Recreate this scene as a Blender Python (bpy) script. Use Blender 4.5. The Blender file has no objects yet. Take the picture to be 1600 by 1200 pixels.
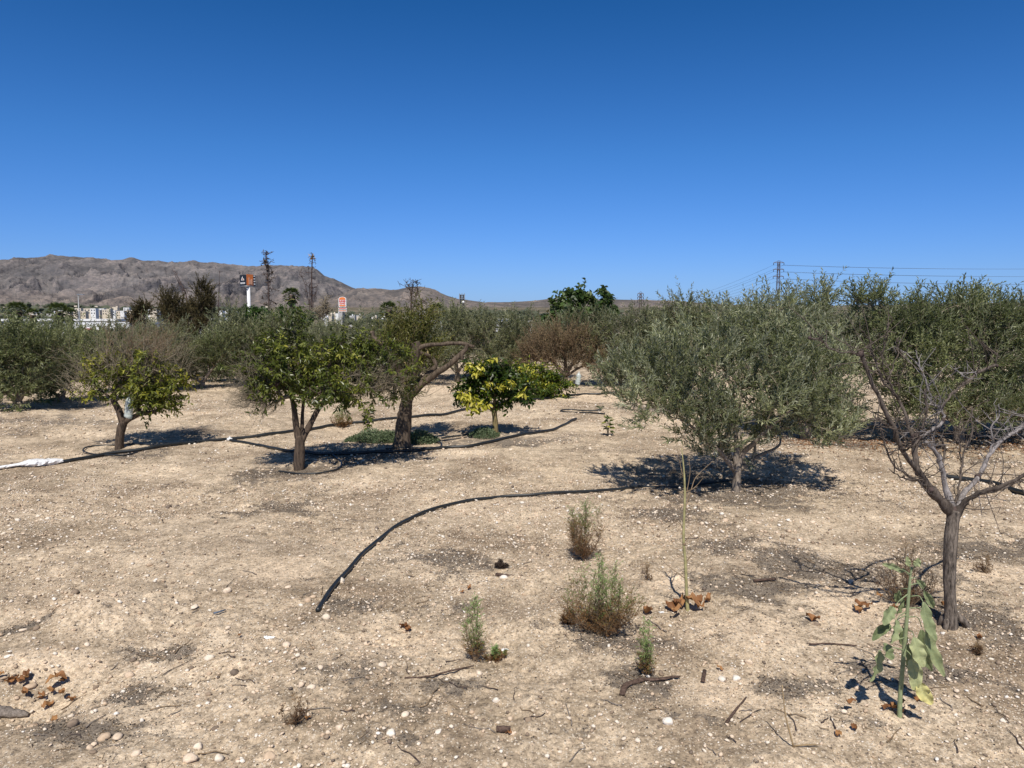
import bpy, math, random
import numpy as np
from mathutils import Vector, Matrix, noise as mnoise
RS = np.random.RandomState
C = bpy.data.collections.new('scene'); bpy.context.scene.collection.children.link(C)
F = 1155.0; PITCH = math.atan(108/F); CH = 1.6
cP, sP = math.cos(PITCH), math.sin(PITCH)
def ray(px, py):
    x = (px-800)/F; y = -(py-600)/F
    return np.array([x, cP + y*sP, -sP + y*cP])
def A(px, py, Y):
    d = ray(px, py); t = Y/d[1]
    return np.array([d[0]*t, Y, CH + d[2]*t])
# ------------------------------------------------------------------ noise
_p = RS(7).permutation(4096); _v = RS(8).rand(4096)
def vn(x, y, s=0):
    x = np.asarray(x, float) + s*17.3; y = np.asarray(y, float) - s*9.7
    ix = np.floor(x).astype(np.int64); iy = np.floor(y).astype(np.int64)
    fx = x-ix; fy = y-iy; fx = fx*fx*(3-2*fx); fy = fy*fy*(3-2*fy)
    def h(i, j): return _v[(_p[(i & 4095)] + j*57) & 4095]
    a = h(ix, iy); b = h(ix+1, iy); c = h(ix, iy+1); d = h(ix+1, iy+1)
    return (a+(b-a)*fx) + ((c+(d-c)*fx)-(a+(b-a)*fx))*fy
def fbm(x, y, o=4, s=0, g=.5):
    t = 0; a = 1; n = 0
    for i in range(o):
        t = t + a*vn(x, y, s+i*3); n += a; a *= g; x = x*2.03+1.7; y = y*2.03-3.1
    return t/n
def ridged(x, y, o=5, s=0):
    t = 0; a = 1; n = 0
    for i in range(o):
        v = 1-np.abs(2*vn(x, y, s+i*3)-1); t = t + a*v*v; n += a; a *= .5; x = x*2.1+3.3; y = y*2.1+1.1
    return t/n
def sstep(a, b, x):
    t = np.clip((np.asarray(x, float)-a)/(b-a), 0, 1); return t*t*(3-2*t)
def flatG(px, py):
    d = ray(px, py); t = -CH/d[2]; return d[0]*t, d[1]*t
MOUNDS = []
def mound(px, py, sx, sy, h, rot=0):
    x, y = flatG(px, py); MOUNDS.append((x, y, sx, sy, h, rot))
mound(150, 975, .34, .22, .12, .5); mound(60, 1030, .35, .15, .04, .4); mound(40, 1095, .28, .18, -.10, .3)
mound(290, 655, 1.6, .22, .06); mound(1150, 1010, .3, .25, .03); mound(610, 1000, .3, .2, -.025)
mound(1090, 950, .25, .15, .03); mound(830, 850, .6, .5, -.03); mound(330, 780, 1.2, .4, -.03); mound(1330, 940, .3, .2, .03)
mound(60, 665, 1.3, .3, .05); mound(1560, 890, .5, .25, .04); mound(430, 860, .9, .35, .035)
def hgt(x, y):
    x = np.asarray(x, float); y = np.asarray(y, float)
    near = 1-sstep(22, 34, y)
    z = near*((fbm(x*.55, y*.55, 3, 1)-.5)*.14 + (fbm(x*1.9, y*1.9, 2, 33)-.5)*.055)
    for (mx, my, sx, sy, h, r) in MOUNDS:
        c, s = math.cos(r), math.sin(r); dx = x-mx; dy = y-my
        u = (dx*c+dy*s)/sx; v = (-dx*s+dy*c)/sy
        z = z + h*np.exp(-(u*u+v*v))
    z = z - 5.2*sstep(26, 95, y) 
    z = z + 42*sstep(1500, 3600, y)
    return z
def hfine(x, y):
    z = hgt(x, y); k = 1-sstep(12, 26, y)
    r = sstep(.35, .7, fbm(x*1.3, y*1.3, 3, 40))
    z = z + k*((fbm(x*5, y*5, 4, 5)-.5)*.040*(.45+r) + (fbm(x*22, y*22, 3, 9, .6)-.5)*.019*(.4+r) + (vn(x*75, y*75, 3)-.5)*.0035)
    return z
def G(px, py):
    d = ray(px, py); t = -CH/d[2]
    for _ in range(6):
        z = float(hgt(d[0]*t, d[1]*t)); t = (z-CH)/d[2]
    return np.array([d[0]*t, d[1]*t, float(hfine(d[0]*t, d[1]*t))])
# ------------------------------------------------------------------ mesh builder
class MB:
    def __init__(s): s.V = []; s.Fs = []; s.R = []; s.n = 0
    def add(s, V, Fs, rnd=None):
        V = np.asarray(V, float).reshape(-1, 3)
        if not isinstance(Fs, list): Fs = [Fs]
        for f in Fs:
            f = np.asarray(f, np.int64)
            if f.size: s.Fs.append(f + s.n)
        s.V.append(V); s.R.append(np.zeros(len(V)) if rnd is None else np.broadcast_to(np.asarray(rnd, float), (len(V),)))
        s.n += len(V); return s
    def mesh(s, name, origin=(0, 0, 0), smooth=True):
        me = bpy.data.meshes.new(name)
        V = (np.concatenate(s.V) - np.asarray(origin)).astype(np.float32)
        me.vertices.add(len(V)); me.vertices.foreach_set('co', V.ravel())
        loops = np.concatenate([f.ravel() for f in s.Fs]).astype(np.int32)
        tot = np.concatenate([np.full(len(f), f.shape[1]) for f in s.Fs]).astype(np.int32)
        st = np.concatenate([[0], np.cumsum(tot)[:-1]]).astype(np.int32)
        me.loops.add(len(loops)); me.loops.foreach_set('vertex_index', loops)
        me.polygons.add(len(tot)); me.polygons.foreach_set('loop_start', st)
        try: me.polygons.foreach_set('loop_total', tot)
        except Exception: pass
        a = me.attributes.new('rnd', 'FLOAT', 'POINT'); a.data.foreach_set('value', np.concatenate(s.R).astype(np.float32))
        me.update(calc_edges=True)
        me.polygons.foreach_set('use_smooth', np.full(len(tot), smooth)); me.update()
        return me
    def build(s, name, mat, parent=None, origin=None, smooth=True):
        if origin is None: origin = tuple(parent.location) if parent is not None else (0, 0, 0)
        if parent is not None and origin is not None:
            pass
        me = s.mesh(name, origin, smooth); me.materials.append(mat)
        o = bpy.data.objects.new(name, me); C.objects.link(o)
        if parent is not None: o.parent = parent
        else: o.location = origin
        return o
def tag(o, label=None, cat=None, group=None, kind=None):
    if label and len(label.split()) > 16: print('LONG', len(label.split()), label)
    if label: o['label'] = label
    if cat: o['category'] = cat
    if group: o['group'] = group
    if kind: o['kind'] = kind
    return o
def thing(name, label, cat, loc, group=None):
    o = bpy.data.objects.new(name, None); C.objects.link(o); o.location = tuple(loc); o.empty_display_size = .1
    return tag(o, label, cat, group)
def nrm(v): return v/np.maximum(np.linalg.norm(v, axis=-1, keepdims=True), 1e-9)
def tubeVF(P, R, n=6, cap=True):
    P = np.asarray(P, float); K = len(P); R = np.broadcast_to(np.asarray(R, float), (K,))
    T = nrm(np.gradient(P, axis=0)); 
    ref = np.array([0, 0, 1.]) if abs(T[0][2]) < .9 else np.array([1., 0, 0])
    U = np.zeros((K, 3)); u = np.cross(T[0], ref); u /= np.linalg.norm(u); U[0] = u
    for i in range(1, K):
        u = u - T[i]*np.dot(u, T[i]); u /= max(np.linalg.norm(u), 1e-9); U[i] = u
    W = np.cross(T, U); a = np.arange(n)*2*np.pi/n
    V = P[:, None] + R[:, None, None]*(np.cos(a)[None, :, None]*U[:, None]+np.sin(a)[None, :, None]*W[:, None])
    i = np.arange(K-1)[:, None]*n; j = np.arange(n)[None]; j2 = (j+1) % n
    Fq = np.stack([i+j, i+j2, i+n+j2, i+n+j], -1).reshape(-1, 4)
    V = V.reshape(-1, 3); Fs = [Fq]
    if cap:
        Fs.append(np.array([list(range(n))[::-1]])); Fs.append(np.array([list(range((K-1)*n, K*n))]))
    return V, Fs
def smoothpath(P, R, k=4):
    P = np.asarray(P, float); R = np.asarray(R, float)
    if len(P) < 3: 
        t = np.linspace(0, len(P)-1, 3); i = np.arange(len(P))
        return np.stack([np.interp(t, i, P[:, c]) for c in range(3)], 1), np.interp(t, i, R)
    Q = np.vstack([2*P[0]-P[1], P, 2*P[-1]-P[-2]]); out = []
    for i in range(1, len(Q)-2):
        for t in np.arange(k)/k:
            out.append(.5*((2*Q[i])+(-Q[i-1]+Q[i+1])*t+(2*Q[i-1]-5*Q[i]+4*Q[i+1]-Q[i+2])*t*t+(-Q[i-1]+3*Q[i]-3*Q[i+1]+Q[i+2])*t**3))
    out.append(P[-1]); n = len(out)
    return np.array(out), np.interp(np.linspace(0, len(R)-1, n), np.arange(len(R)), R)
def batch_tubes(mb, P, R, n=3, rnd=None):
    N, K, _ = P.shape; T = nrm(np.gradient(P, axis=1))
    ref = np.where(np.abs(T[:, :1, 2:3]) < .9, np.array([[[0, 0, 1.]]]), np.array([[[1., 0, 0]]]))
    U = nrm(np.cross(T, np.broadcast_to(ref, T.shape))); W = np.cross(T, U); a = np.arange(n)*2*np.pi/n
    V = P[:, :, None] + R[:, :, None, None]*(np.cos(a)[None, None, :, None]*U[:, :, None]+np.sin(a)[None, None, :, None]*W[:, :, None])
    b = (np.arange(N)*K*n)[:, None, None]; i = (np.arange(K-1)*n)[None, :, None]; j = np.arange(n)[None, None]; j2 = (j+1) % n
    Fq = np.stack([b+i+j, b+i+j2, b+i+n+j2, b+i+n+j], -1).reshape(-1, 4)
    mb.add(V.reshape(-1, 3), Fq, None if rnd is None else np.repeat(rnd, K*n))
def leaves(mb, B, D, Nn, L, W, rnd, shape='kite', fold=.25, droop=0.):
    M = len(B); D = nrm(D); S = nrm(np.cross(D, Nn)); Nn = np.cross(S, D); L = L[:, None]; W = W[:, None]
    if shape == 'kite':
        m = B + D*L*.45
        V = np.stack([B, m+S*W*.5+Nn*W*fold, B+D*L-Nn*L*droop, m-S*W*.5+Nn*W*fold], 1)
        k = np.arange(M)[:, None]*4; Fs = [np.concatenate([k+np.array([[0, 1, 2]]), k+np.array([[0, 2, 3]])])]; nv = 4
    else:
        a = B+D*L*.30; b = B+D*L*.68-Nn*L*droop*.5; t = B+D*L-Nn*L*droop*1.3
        V = np.stack([B, a+S*W*.46+Nn*W*fold, b+S*W*.42+Nn*W*fold, t, b-S*W*.42+Nn*W*fold, a-S*W*.46+Nn*W*fold], 1)
        k = np.arange(M)[:, None]*6; Fs = [np.concatenate([k+np.array([[0, 1, 2, 3]]), k+np.array([[0, 3, 4, 5]])])]; nv = 6
    mb.add(V.reshape(-1, 3), Fs, np.repeat(rnd, nv))
def box(mb, c, s, rz=0, rnd=0):
    sx, sy, sz = [v/2 for v in s]
    V = np.array([[x, y, z] for z in (-sz, sz) for y in (-sy, sy) for x in (-sx, sx)], float)
    cc, ss = math.cos(rz), math.sin(rz); V = V @ np.array([[cc, ss, 0], [-ss, cc, 0], [0, 0, 1]]) + np.asarray(c)
    mb.add(V, np.array([[0, 2, 3, 1], [4, 5, 7, 6], [0, 1, 5, 4], [1, 3, 7, 5], [3, 2, 6, 7], [2, 0, 4, 6]]), rnd); return mb
def beam(mb, a, b, r, n=4): 
    V, Fs = tubeVF([a, b], [r, r], n); mb.add(V, Fs); return mb
# ------------------------------------------------------------------ materials
def newmat(name):
    m = bpy.data.materials.new(name); m.use_nodes = True; nt = m.node_tree; nt.nodes.clear()
    return m, nt
def N(nt, typ, **kw):
    n = nt.nodes.new(typ)
    for k, v in kw.items():
        if k.startswith('i_'): n.inputs[k[2:].replace('_', ' ')].default_value = v
        else: setattr(n, k, v)
    return n
def ramp(nt, stops, fac=None):
    r = nt.nodes.new('ShaderNodeValToRGB'); e = r.color_ramp.elements
    while len(e) < len(stops): e.new(.5)
    for k, (p, c) in enumerate(stops): e[k].position = p; e[k].color = (*c, 1) if len(c) == 3 else c
    if fac is not None: nt.links.new(fac, r.inputs[0])
    return r
def mixc(nt, fac, a, b, mode='MIX'):
    m = nt.nodes.new('ShaderNodeMix'); m.data_type = 'RGBA'; m.blend_type = mode; m.clamp_factor = True
    for s, v in ((0, fac), (6, a), (7, b)):
        if isinstance(v, (int, float)): m.inputs[s].default_value = v
        elif isinstance(v, tuple): m.inputs[s].default_value = (*v, 1)
        else: nt.links.new(v, m.inputs[s])
    return m.outputs[2]
def math_(nt, op, a, b=None, clamp=False):
    m = nt.nodes.new('ShaderNodeMath'); m.operation = op; m.use_clamp = clamp
    for s, v in ((0, a), (1, b)):
        if v is None: continue
        if isinstance(v, (int, float)): m.inputs[s].default_value = v
        else: nt.links.new(v, m.inputs[s])
    return m.outputs[0]
def noise(nt, scale, detail=4, rough=.55, vec=None, w=None):
    n = nt.nodes.new('ShaderNodeTexNoise'); n.inputs['Scale'].default_value = scale; n.inputs['Detail'].default_value = detail
    n.inputs['Roughness'].default_value = rough
    if vec is not None: nt.links.new(vec, n.inputs['Vector'])
    return n.outputs['Fac']
def attr(nt, name):
    a = nt.nodes.new('ShaderNodeAttribute'); a.attribute_name = name; return a.outputs['Fac']
def geopos(nt): return nt.nodes.new('ShaderNodeNewGeometry').outputs['Position']
def out(nt, sh):
    o = nt.nodes.new('ShaderNodeOutputMaterial'); nt.links.new(sh, o.inputs['Surface']); return o
def prin(nt, col, rough=.8, spec=.3, metal=0, bump=None, bstr=.3, bdist=.01):
    p = nt.nodes.new('ShaderNodeBsdfPrincipled'); p.inputs['Roughness'].default_value = rough
    p.inputs['Specular IOR Level'].default_value = spec; p.inputs['Metallic'].default_value = metal
    if isinstance(col, tuple): p.inputs['Base Color'].default_value = (*col, 1)
    else: nt.links.new(col, p.inputs['Base Color'])
    if bump is not None:
        b = nt.nodes.new('ShaderNodeBump'); b.inputs['Strength'].default_value = bstr; b.inputs['Distance'].default_value = bdist
        nt.links.new(bump, b.inputs['Height']); nt.links.new(b.outputs[0], p.inputs['Normal'])
    return p
def simple(name, c, rough=.7, spec=.3, var=.25, scale=30, metal=0, bstr=.2, bdist=.003):
    m, nt = newmat(name); pos = geopos(nt); f = noise(nt, scale, 5, .6, pos)
    r = ramp(nt, [(.3, tuple(x*(1-var) for x in c)), (.7, tuple(min(1, x*(1+var)) for x in c))], f)
    p = prin(nt, r.outputs[0], rough, spec, metal, f, bstr, bdist); out(nt, p.outputs[0]); return m
def leafmat(name, stops, back=None, transl=.3, rough=.5, spec=.35, backf=.7):
    m, nt = newmat(name); r = ramp(nt, stops, attr(nt, 'rnd')); col = r.outputs[0]
    if back:
        g = nt.nodes.new('ShaderNodeNewGeometry'); col = mixc(nt, math_(nt, 'MULTIPLY', g.outputs['Backfacing'], backf), col, back)
    p = prin(nt, col, rough, spec)
    t = nt.nodes.new('ShaderNodeBsdfTranslucent'); c2 = mixc(nt, 1.0, col, (1.0, 1.15, .45), 'MULTIPLY'); nt.links.new(c2, t.inputs[0])
    s = nt.nodes.new('ShaderNodeMixShader'); s.inputs[0].default_value = transl
    nt.links.new(p.outputs[0], s.inputs[1]); nt.links.new(t.outputs[0], s.inputs[2]); out(nt, s.outputs[0]); return m
def barkmat(name, dark, light, scale=18, stretch=.25, patch=None):
    m, nt = newmat(name); pos = geopos(nt); mp = nt.nodes.new('ShaderNodeMapping'); mp.inputs['Scale'].default_value = (1, 1, stretch)
    nt.links.new(pos, mp.inputs[0]); f = noise(nt, scale*3, 8, .7, mp.outputs[0])
    r = ramp(nt, [(.35, dark), (.62, light)], f); col = r.outputs[0]
    if patch:
        f2 = noise(nt, scale*.6, 3, .5, pos); k = ramp(nt, [(.50, (0, 0, 0)), (.57, (1, 1, 1))], f2).outputs[0]; col = mixc(nt, k, col, patch)
    p = prin(nt, col, .9, .15, 0, f, .8, .012); out(nt, p.outputs[0]); return m
BARK_OLIVE = barkmat('olive bark', (.11, .088, .07), (.36, .30, .24))
BARK_CIT = barkmat('citrus bark', (.035, .027, .022), (.13, .095, .07))
BARK_PRUNED = barkmat('brown bark', (.036, .028, .021), (.165, .125, .092), 14)
BARK_DEAD = barkmat('dead bark', (.04, .031, .026), (.175, .142, .118), 16, .2)
BARK_PALE = barkmat('pale dead bark', (.10, .085, .08), (.36, .33, .32), 16, .2)
TWIG_GREY = barkmat('grey twigs', (.14, .115, .08), (.34, .29, .21), 10)
TWIG_RED = barkmat('reddish twigs', (.13, .09, .055), (.31, .225, .145), 10)
TWIG_DARK = barkmat('dark twigs', (.04, .028, .026), (.13, .095, .085), 10)
LIME = barkmat('lichen bark', (.10, .075, .035), (.30, .24, .12), 12)
L_OLIVE = leafmat('olive leaf', [(0, (.060, .072, .034)), (.45, (.165, .182, .088)), (.8, (.32, .335, .18)), (1, (.62, .62, .43))], (.40, .41, .30), .28, .42, .5, .6)
L_OLIVEFAR = leafmat('far olive leaf', [(0, (.055, .064, .032)), (.5, (.15, .165, .078)), (1, (.35, .35, .20))], (.32, .33, .23), .25, .5, .4, .5)
L_OLIVEDK = leafmat('dark olive leaf', [(0, (.040, .052, .020)), (.5, (.145, .168, .070)), (1, (.38, .395, .20))], (.29, .31, .19), .25, .45, .45, .5)
L_CIT = leafmat('citrus leaf', [(0, (.036, .050, .010)), (.45, (.095, .118, .018)), (.8, (.20, .22, .034)), (1, (.42, .38, .07))], None, .3, .38, .5)
L_CITY = leafmat('yellowing citrus leaf', [(0, (.028, .055, .006)), (.50, (.085, .13, .014)), (.66, (.26, .29, .03)), (.8, (.55, .50, .06)), (1, (.70, .63, .16))], None, .35, .4, .5)
L_CITDRY = leafmat('dry citrus leaf', [(0, (.045, .06, .010)), (.45, (.16, .18, .025)), (.75, (.36, .34, .04)), (1, (.45, .30, .07))], None, .3, .5, .4)
L_POM = leafmat('willowy leaf', [(0, (.05, .065, .014)), (.5, (.115, .125, .028)), (1, (.23, .21, .06))], None, .3, .5, .35)
L_BROWN = leafmat('brown leaf', [(0, (.09, .070, .045)), (.5, (.185, .135, .085)), (.85, (.28, .21, .12)), (1, (.24, .24, .09))], None, .2, .8, .2)
L_TAM = leafmat('tamarisk needles', [(0, (.045, .038, .018)), (.6, (.095, .078, .035)), (1, (.16, .13, .06))], None, .15, .8, .2)
L_GREEN = leafmat('bright green leaf', [(0, (.025, .055, .010)), (.5, (.055, .11, .02)), (1, (.12, .19, .04))], None, .2, .5, .4)
L_FIG = leafmat('fig leaf', [(0, (.02, .042, .010)), (.5, (.045, .085, .018)), (1, (.12, .17, .05))], (.13, .17, .07), .2, .5, .4, .5)
L_PALM = leafmat('palm leaf', [(0, (.03, .045, .012)), (.6, (.10, .13, .035)), (1, (.22, .20, .08))], None, .15, .5, .4)
L_WEED = leafmat('weed needles', [(0, (.16, .075, .03)), (.3, (.32, .17, .065)), (.44, (.22, .18, .06)), (.72, (.17, .26, .08)), (1, (.32, .44, .17))], None, .3, .6, .3)
L_GREYWEED = leafmat('grey green weed', [(0, (.05, .075, .035)), (.5, (.11, .15, .075)), (1, (.21, .25, .15))], None, .2, .7, .3)
L_DRY = leafmat('dry brown leaf', [(0, (.12, .05, .022)), (.5, (.26, .12, .05)), (1, (.42, .23, .10))], None, .15, .7, .3)
L_GRASS = leafmat('dead grass', [(0, (.14, .08, .045)), (.5, (.27, .18, .10)), (1, (.42, .31, .18))], None, .15, .8, .2)
L_DKWOOD = leafmat('far wood', [(0, (.060, .075, .055)), (1, (.12, .13, .09))], None, .1, .9, .1)  # colour greyed and lightened to stand in for distance haze
WHITE = simple('white paint', (.78, .78, .77), .5, .4, .04, 1)
CREAM = simple('cream render', (.66, .58, .47), .8, .2, .06, .3)
TERRA = simple('terracotta', (.38, .20, .13), .8, .2, .15, 1)
GREYB = simple('grey render', (.42, .41, .40), .8, .2, .08, .3)
GLASS = simple('dark window', (.035, .045, .06), .15, .6, .1, 2)
BLUEG = simple('blue windscreen', (.03, .05, .14), .1, .7, .1, 2)
METAL = simple('galvanised steel', (.32, .33, .34), .5, .4, .1, 3, .5)
DARKM = simple('dark steel', (.07, .07, .075), .5, .4, .1, 3, .3)
RUST = simple('weathered pylon steel', (.16, .12, .11), .6, .3, .2, 2, .2)
ORANGE = simple('orange panel', (.80, .22, .05), .5, .4, .04, 1)
REDP = simple('red lettering', (.70, .05, .03), .5, .4, .04, 1)
BLACKP = simple('black panel', (.015, .015, .018), .4, .4, .1, 1)
# ------------------------------------------------------------------ world, sun, camera
sc = bpy.context.scene
EL = math.radians(53.5); AZ = math.atan2(.07, 1.0)      # shadows run away from the camera
sd = Vector((-math.sin(AZ)*math.cos(EL)*1.0, -math.cos(AZ)*math.cos(EL), math.sin(EL)))   # towards the sun
w = bpy.data.worlds.new('World'); sc.world = w; w.use_nodes = True; nt = w.node_tree; nt.nodes.clear()
sky = nt.nodes.new('ShaderNodeTexSky'); sky.sky_type = 'NISHITA'; sky.sun_disc = False
sky.sun_elevation = EL; sky.sun_rotation = math.atan2(sd.x, sd.y); sky.altitude = 200; sky.air_density = 1.0; sky.dust_density = .25; sky.ozone_density = 3.0
tcw = nt.nodes.new('ShaderNodeTexCoord'); spw = nt.nodes.new('ShaderNodeSeparateXYZ'); nt.links.new(tcw.outputs['Generated'], spw.inputs[0])
rw = nt.nodes.new('ShaderNodeValToRGB'); ee = rw.color_ramp.elements; ee[0].position = .0; ee[0].color = (.30, .48, .99, 1); ee[1].position = .9; ee[1].color = (.30, .34, .39, 1)
for p_, c_ in ((.05, (.300, .482, .93)), (.204, (.200, .470, .84)), (.376, (.095, .375, .69)), (.52, (.27, .34, .42))):
    e_ = ee.new(p_); e_.color = (*c_, 1)
nt.links.new(spw.outputs[2], rw.inputs[0])
hs = nt.nodes.new('ShaderNodeVectorMath'); hs.operation = 'MULTIPLY'
bg = nt.nodes.new('ShaderNodeBackground'); bg.inputs[1].default_value = .1275; wo = nt.nodes.new('ShaderNodeOutputWorld')
nt.links.new(sky.outputs[0], hs.inputs[0]); nt.links.new(rw.outputs[0], hs.inputs[1]); nt.links.new(hs.outputs[0], bg.inputs[0]); nt.links.new(bg.outputs[0], wo.inputs[0])
sl = bpy.data.lights.new('sun', 'SUN'); sl.energy = 5.0; sl.angle = math.radians(.5); sl.color = (1, .94, .85)
so = bpy.data.objects.new('sun', sl); C.objects.link(so); so.rotation_euler = sd.to_track_quat('Z', 'Y').to_euler()
cam = bpy.data.cameras.new('camera'); cam.sensor_fit = 'HORIZONTAL'; cam.sensor_width = 36; cam.lens = F/1600*36; cam.clip_start = .05; cam.clip_end = 40000
co = bpy.data.objects.new('camera', cam); C.objects.link(co); co.location = (0, 0, CH); co.rotation_euler = (math.pi/2-PITCH, 0, 0); sc.camera = co
sc.view_settings.view_transform = 'Standard'; sc.view_settings.look = 'None'; sc.view_settings.exposure = 0
# ------------------------------------------------------------------ ground
LIT = [(540, 1070, .30, .14), (700, 1075, .3, .1), (950, 1010, .35, .12), (840, 990, .2, .12), (1000, 1075, .25, .12), (1180, 930, .3, .16), (1330, 905, .35, .22), (1250, 885, .3, .2), (1100, 860, .3, .2),
       (30, 990, .18, .12), (60, 1090, .3, .09), (200, 1080, .25, .1), (130, 1150, .3, .1), (560, 950, .2, .12), (1500, 970, .3, .2), (1560, 860, .5, .3), (1300, 1130, .3, .1), (1120, 1120, .3, .08), (1230, 1080, .25, .09),
       (470, 735, .7, .5), (560, 715, .9, .4), (1150, 765, 1.1, .7), (210, 705, .9, .4), (600, 1110, .3, .08), (900, 1150, .35, .08), (640, 1160, .3, .05), (780, 690, .8, .4), (1300, 690, 1.6, .6), (1500, 690, 1.8, .8), (40, 655, 1.5, .7),
       (260, 1015, .25, .08), (430, 790, .6, .25), (720, 870, .4, .25), (980, 640, 1, .5), (700, 960, .3, .12), (1420, 1060, .25, .1), (1050, 800, .5, .2)]
LITW = [(*flatG(a, b), c, d) for a, b, c, d in LIT]
def litter(x, y):
    m = 0
    for (lx, ly, sx, sy) in LITW: m = np.maximum(m, np.exp(-(((x-lx)/sx)**2+((y-ly)/(sy*1.3))**2)*.8))
    n = fbm(x*3.2, y*3.2, 5, 21, .6); n2 = fbm(x*14, y*14, 3, 77, .6)
    b = fbm(x*1.1, y*1.1, 3, 131); return sstep(.38, .74, m*.36 + n*.50 + (n2-.5)*.42 + (b-.5)*.55 + .06)*(1-sstep(12, 20, y)*.6)
PAL = [(130, 960, .35, .2), (60, 1040, .3, .1), (620, 1010, .25, .14), (1150, 1000, .3, .12), (1060, 920, .3, .2), (1150, 1090, .2, .1), (1340, 960, .3, .2), (1560, 900, .5, .15), (300, 650, 2, .3), (700, 610, 2.5, 1), (900, 620, 2, .8), (1250, 740, .8, .25), (420, 900, .3, .2)]
PALW = [(*flatG(a, b), c, d) for a, b, c, d in PAL]
def pale(x, y):
    m = 0
    for (lx, ly, sx, sy) in PALW: m = np.maximum(m, np.exp(-(((x-lx)/sx)**2+((y-ly)/(sy*1.3))**2)))
    n = fbm(x*1.7, y*1.7, 5, 60, .55)
    return np.clip(sstep(.42, .75, m*.55+n*.62), 0, 1)
def make_ground():
    s = [.7]
    while s[-1] < 11000:
        v = s[-1]
        k = 1.02 if v < 2.4 else (1.0032 if v < 9 else (1.0045 if v < 24 else 1.035))
        s.append(v*k)
    s = np.array(s); a = np.linspace(-1, 1, 861)
    u = np.sign(a)*(.78*np.minimum(np.abs(a)/.86, 1) + 2.6*np.maximum(np.abs(a)-.86, 0)**1.3/.14**1.3)
    S, U = np.meshgrid(s, u, indexing='ij'); X = U*S; Y = S-.5
    Z = hfine(X, Y); V = np.stack([X, Y, Z], -1).reshape(-1, 3)
    R, K = S.shape; i = (np.arange(R-1)*K)[:, None]; j = np.arange(K-1)[None]
    Fq = np.stack([i+j, i+j+1, i+K+j+1, i+K+j], -1).reshape(-1, 4)
    mb = MB(); mb.add(V, Fq, litter(X, Y).ravel()*(Y.ravel() < 22))
    m, nt = newmat('dry stony soil'); pos = geopos(nt)
    li = attr(nt, 'rnd'); pa = attr(nt, 'pale')
    big = noise(nt, .8, 6, .6, pos); med = noise(nt, 6, 6, .65, pos); fine = noise(nt, 55, 6, .7, pos); grit = noise(nt, 190, 4, .7, pos)
    c = ramp(nt, [(.36, (.33, .268, .192)), (.49, (.51, .417, .305)), (.62, (.68, .57, .43))], math_(nt, 'ADD', math_(nt, 'MULTIPLY', big, .45), math_(nt, 'MULTIPLY', med, .55))).outputs[0]
    st = noise(nt, 1.1, 5, .6, pos); c = mixc(nt, .9, c, ramp(nt, [(.36, (.56, .53, .51)), (.49, (.90, .895, .89)), (.60, (1.14, 1.14, 1.14))], st).outputs[0], 'MULTIPLY')
    c = mixc(nt, math_(nt, 'MULTIPLY', pa, .75), c, (.70, .57, .42))
    d = ramp(nt, [(.35, (.38, .36, .35)), (.48, (.92, .9, .885)), (.64, (1.32, 1.30, 1.28))], fine).outputs[0]
    c = mixc(nt, .8, c, d, 'MULTIPLY')
    mo = noise(nt, 15, 9, .78, pos); c = mixc(nt, .9, c, ramp(nt, [(.34, (.52, .49, .46)), (.47, (.95, .94, .93)), (.60, (1.28, 1.26, 1.24))], mo).outputs[0], 'MULTIPLY')
    d2 = ramp(nt, [(.33, (.4, .38, .36)), (.46, (1, 1, 1)), (.6, (1, 1, 1)), (.72, (1.5, 1.48, 1.42))], grit).outputs[0]
    c = mixc(nt, .75, c, d2, 'MULTIPLY')
    # small embedded pebbles
    for scl, thr, colr in ((60, .30, (.70, .61, .49)), (120, .36, (.74, .66, .55)), (28, .17, (.64, .53, .41))):
        v = nt.nodes.new('ShaderNodeTexVoronoi'); v.inputs['Scale'].default_value = scl; nt.links.new(pos, v.inputs['Vector'])
        sep = nt.nodes.new('ShaderNodeSeparateColor'); nt.links.new(v.outputs['Color'], sep.inputs[0])
        k1 = math_(nt, 'LESS_THAN', v.outputs['Distance'], thr); k2 = math_(nt, 'GREATER_THAN', sep.outputs[0], .80); k = math_(nt, 'MULTIPLY', k1, k2)
        c = mixc(nt, math_(nt, 'MULTIPLY', k, .8), c, colr)
        k3 = math_(nt, 'MULTIPLY', k1, math_(nt, 'LESS_THAN', sep.outputs[0], .10)); c = mixc(nt, math_(nt, 'MULTIPLY', k3, .7), c, (.12, .10, .09))
    g2 = noise(nt, 120, 5, .8, pos); g3 = noise(nt, 34, 6, .75, pos)
    k = math_(nt, 'ADD', math_(nt, 'MULTIPLY', li, .95), math_(nt, 'ADD', math_(nt, 'MULTIPLY', math_(nt, 'SUBTRACT', g2, .5), 2.3), math_(nt, 'MULTIPLY', math_(nt, 'SUBTRACT', g3, .5), 1.8)))
    k = math_(nt, 'MULTIPLY', math_(nt, 'SUBTRACT', k, .46), 3.2, True)
    lc = ramp(nt, [(.35, (.075, .062, .052)), (.5, (.16, .135, .112)), (.66, (.30, .255, .205))], grit).outputs[0]
    c = mixc(nt, math_(nt, 'MULTIPLY', k, .85), c, lc)
    sepp = nt.nodes.new('ShaderNodeSeparateXYZ'); nt.links.new(pos, sepp.inputs[0])
    far = nt.nodes.new('ShaderNodeMapRange'); far.inputs['From Min'].default_value = 24; far.inputs['From Max'].default_value = 45; nt.links.new(sepp.outputs[1], far.inputs[0])
    fc = ramp(nt, [(.4, (.07, .07, .04)), (.6, (.22, .18, .13))], noise(nt, .02, 6, .6, pos)).outputs[0]
    c = mixc(nt, far.outputs[0], c, fc)
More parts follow.
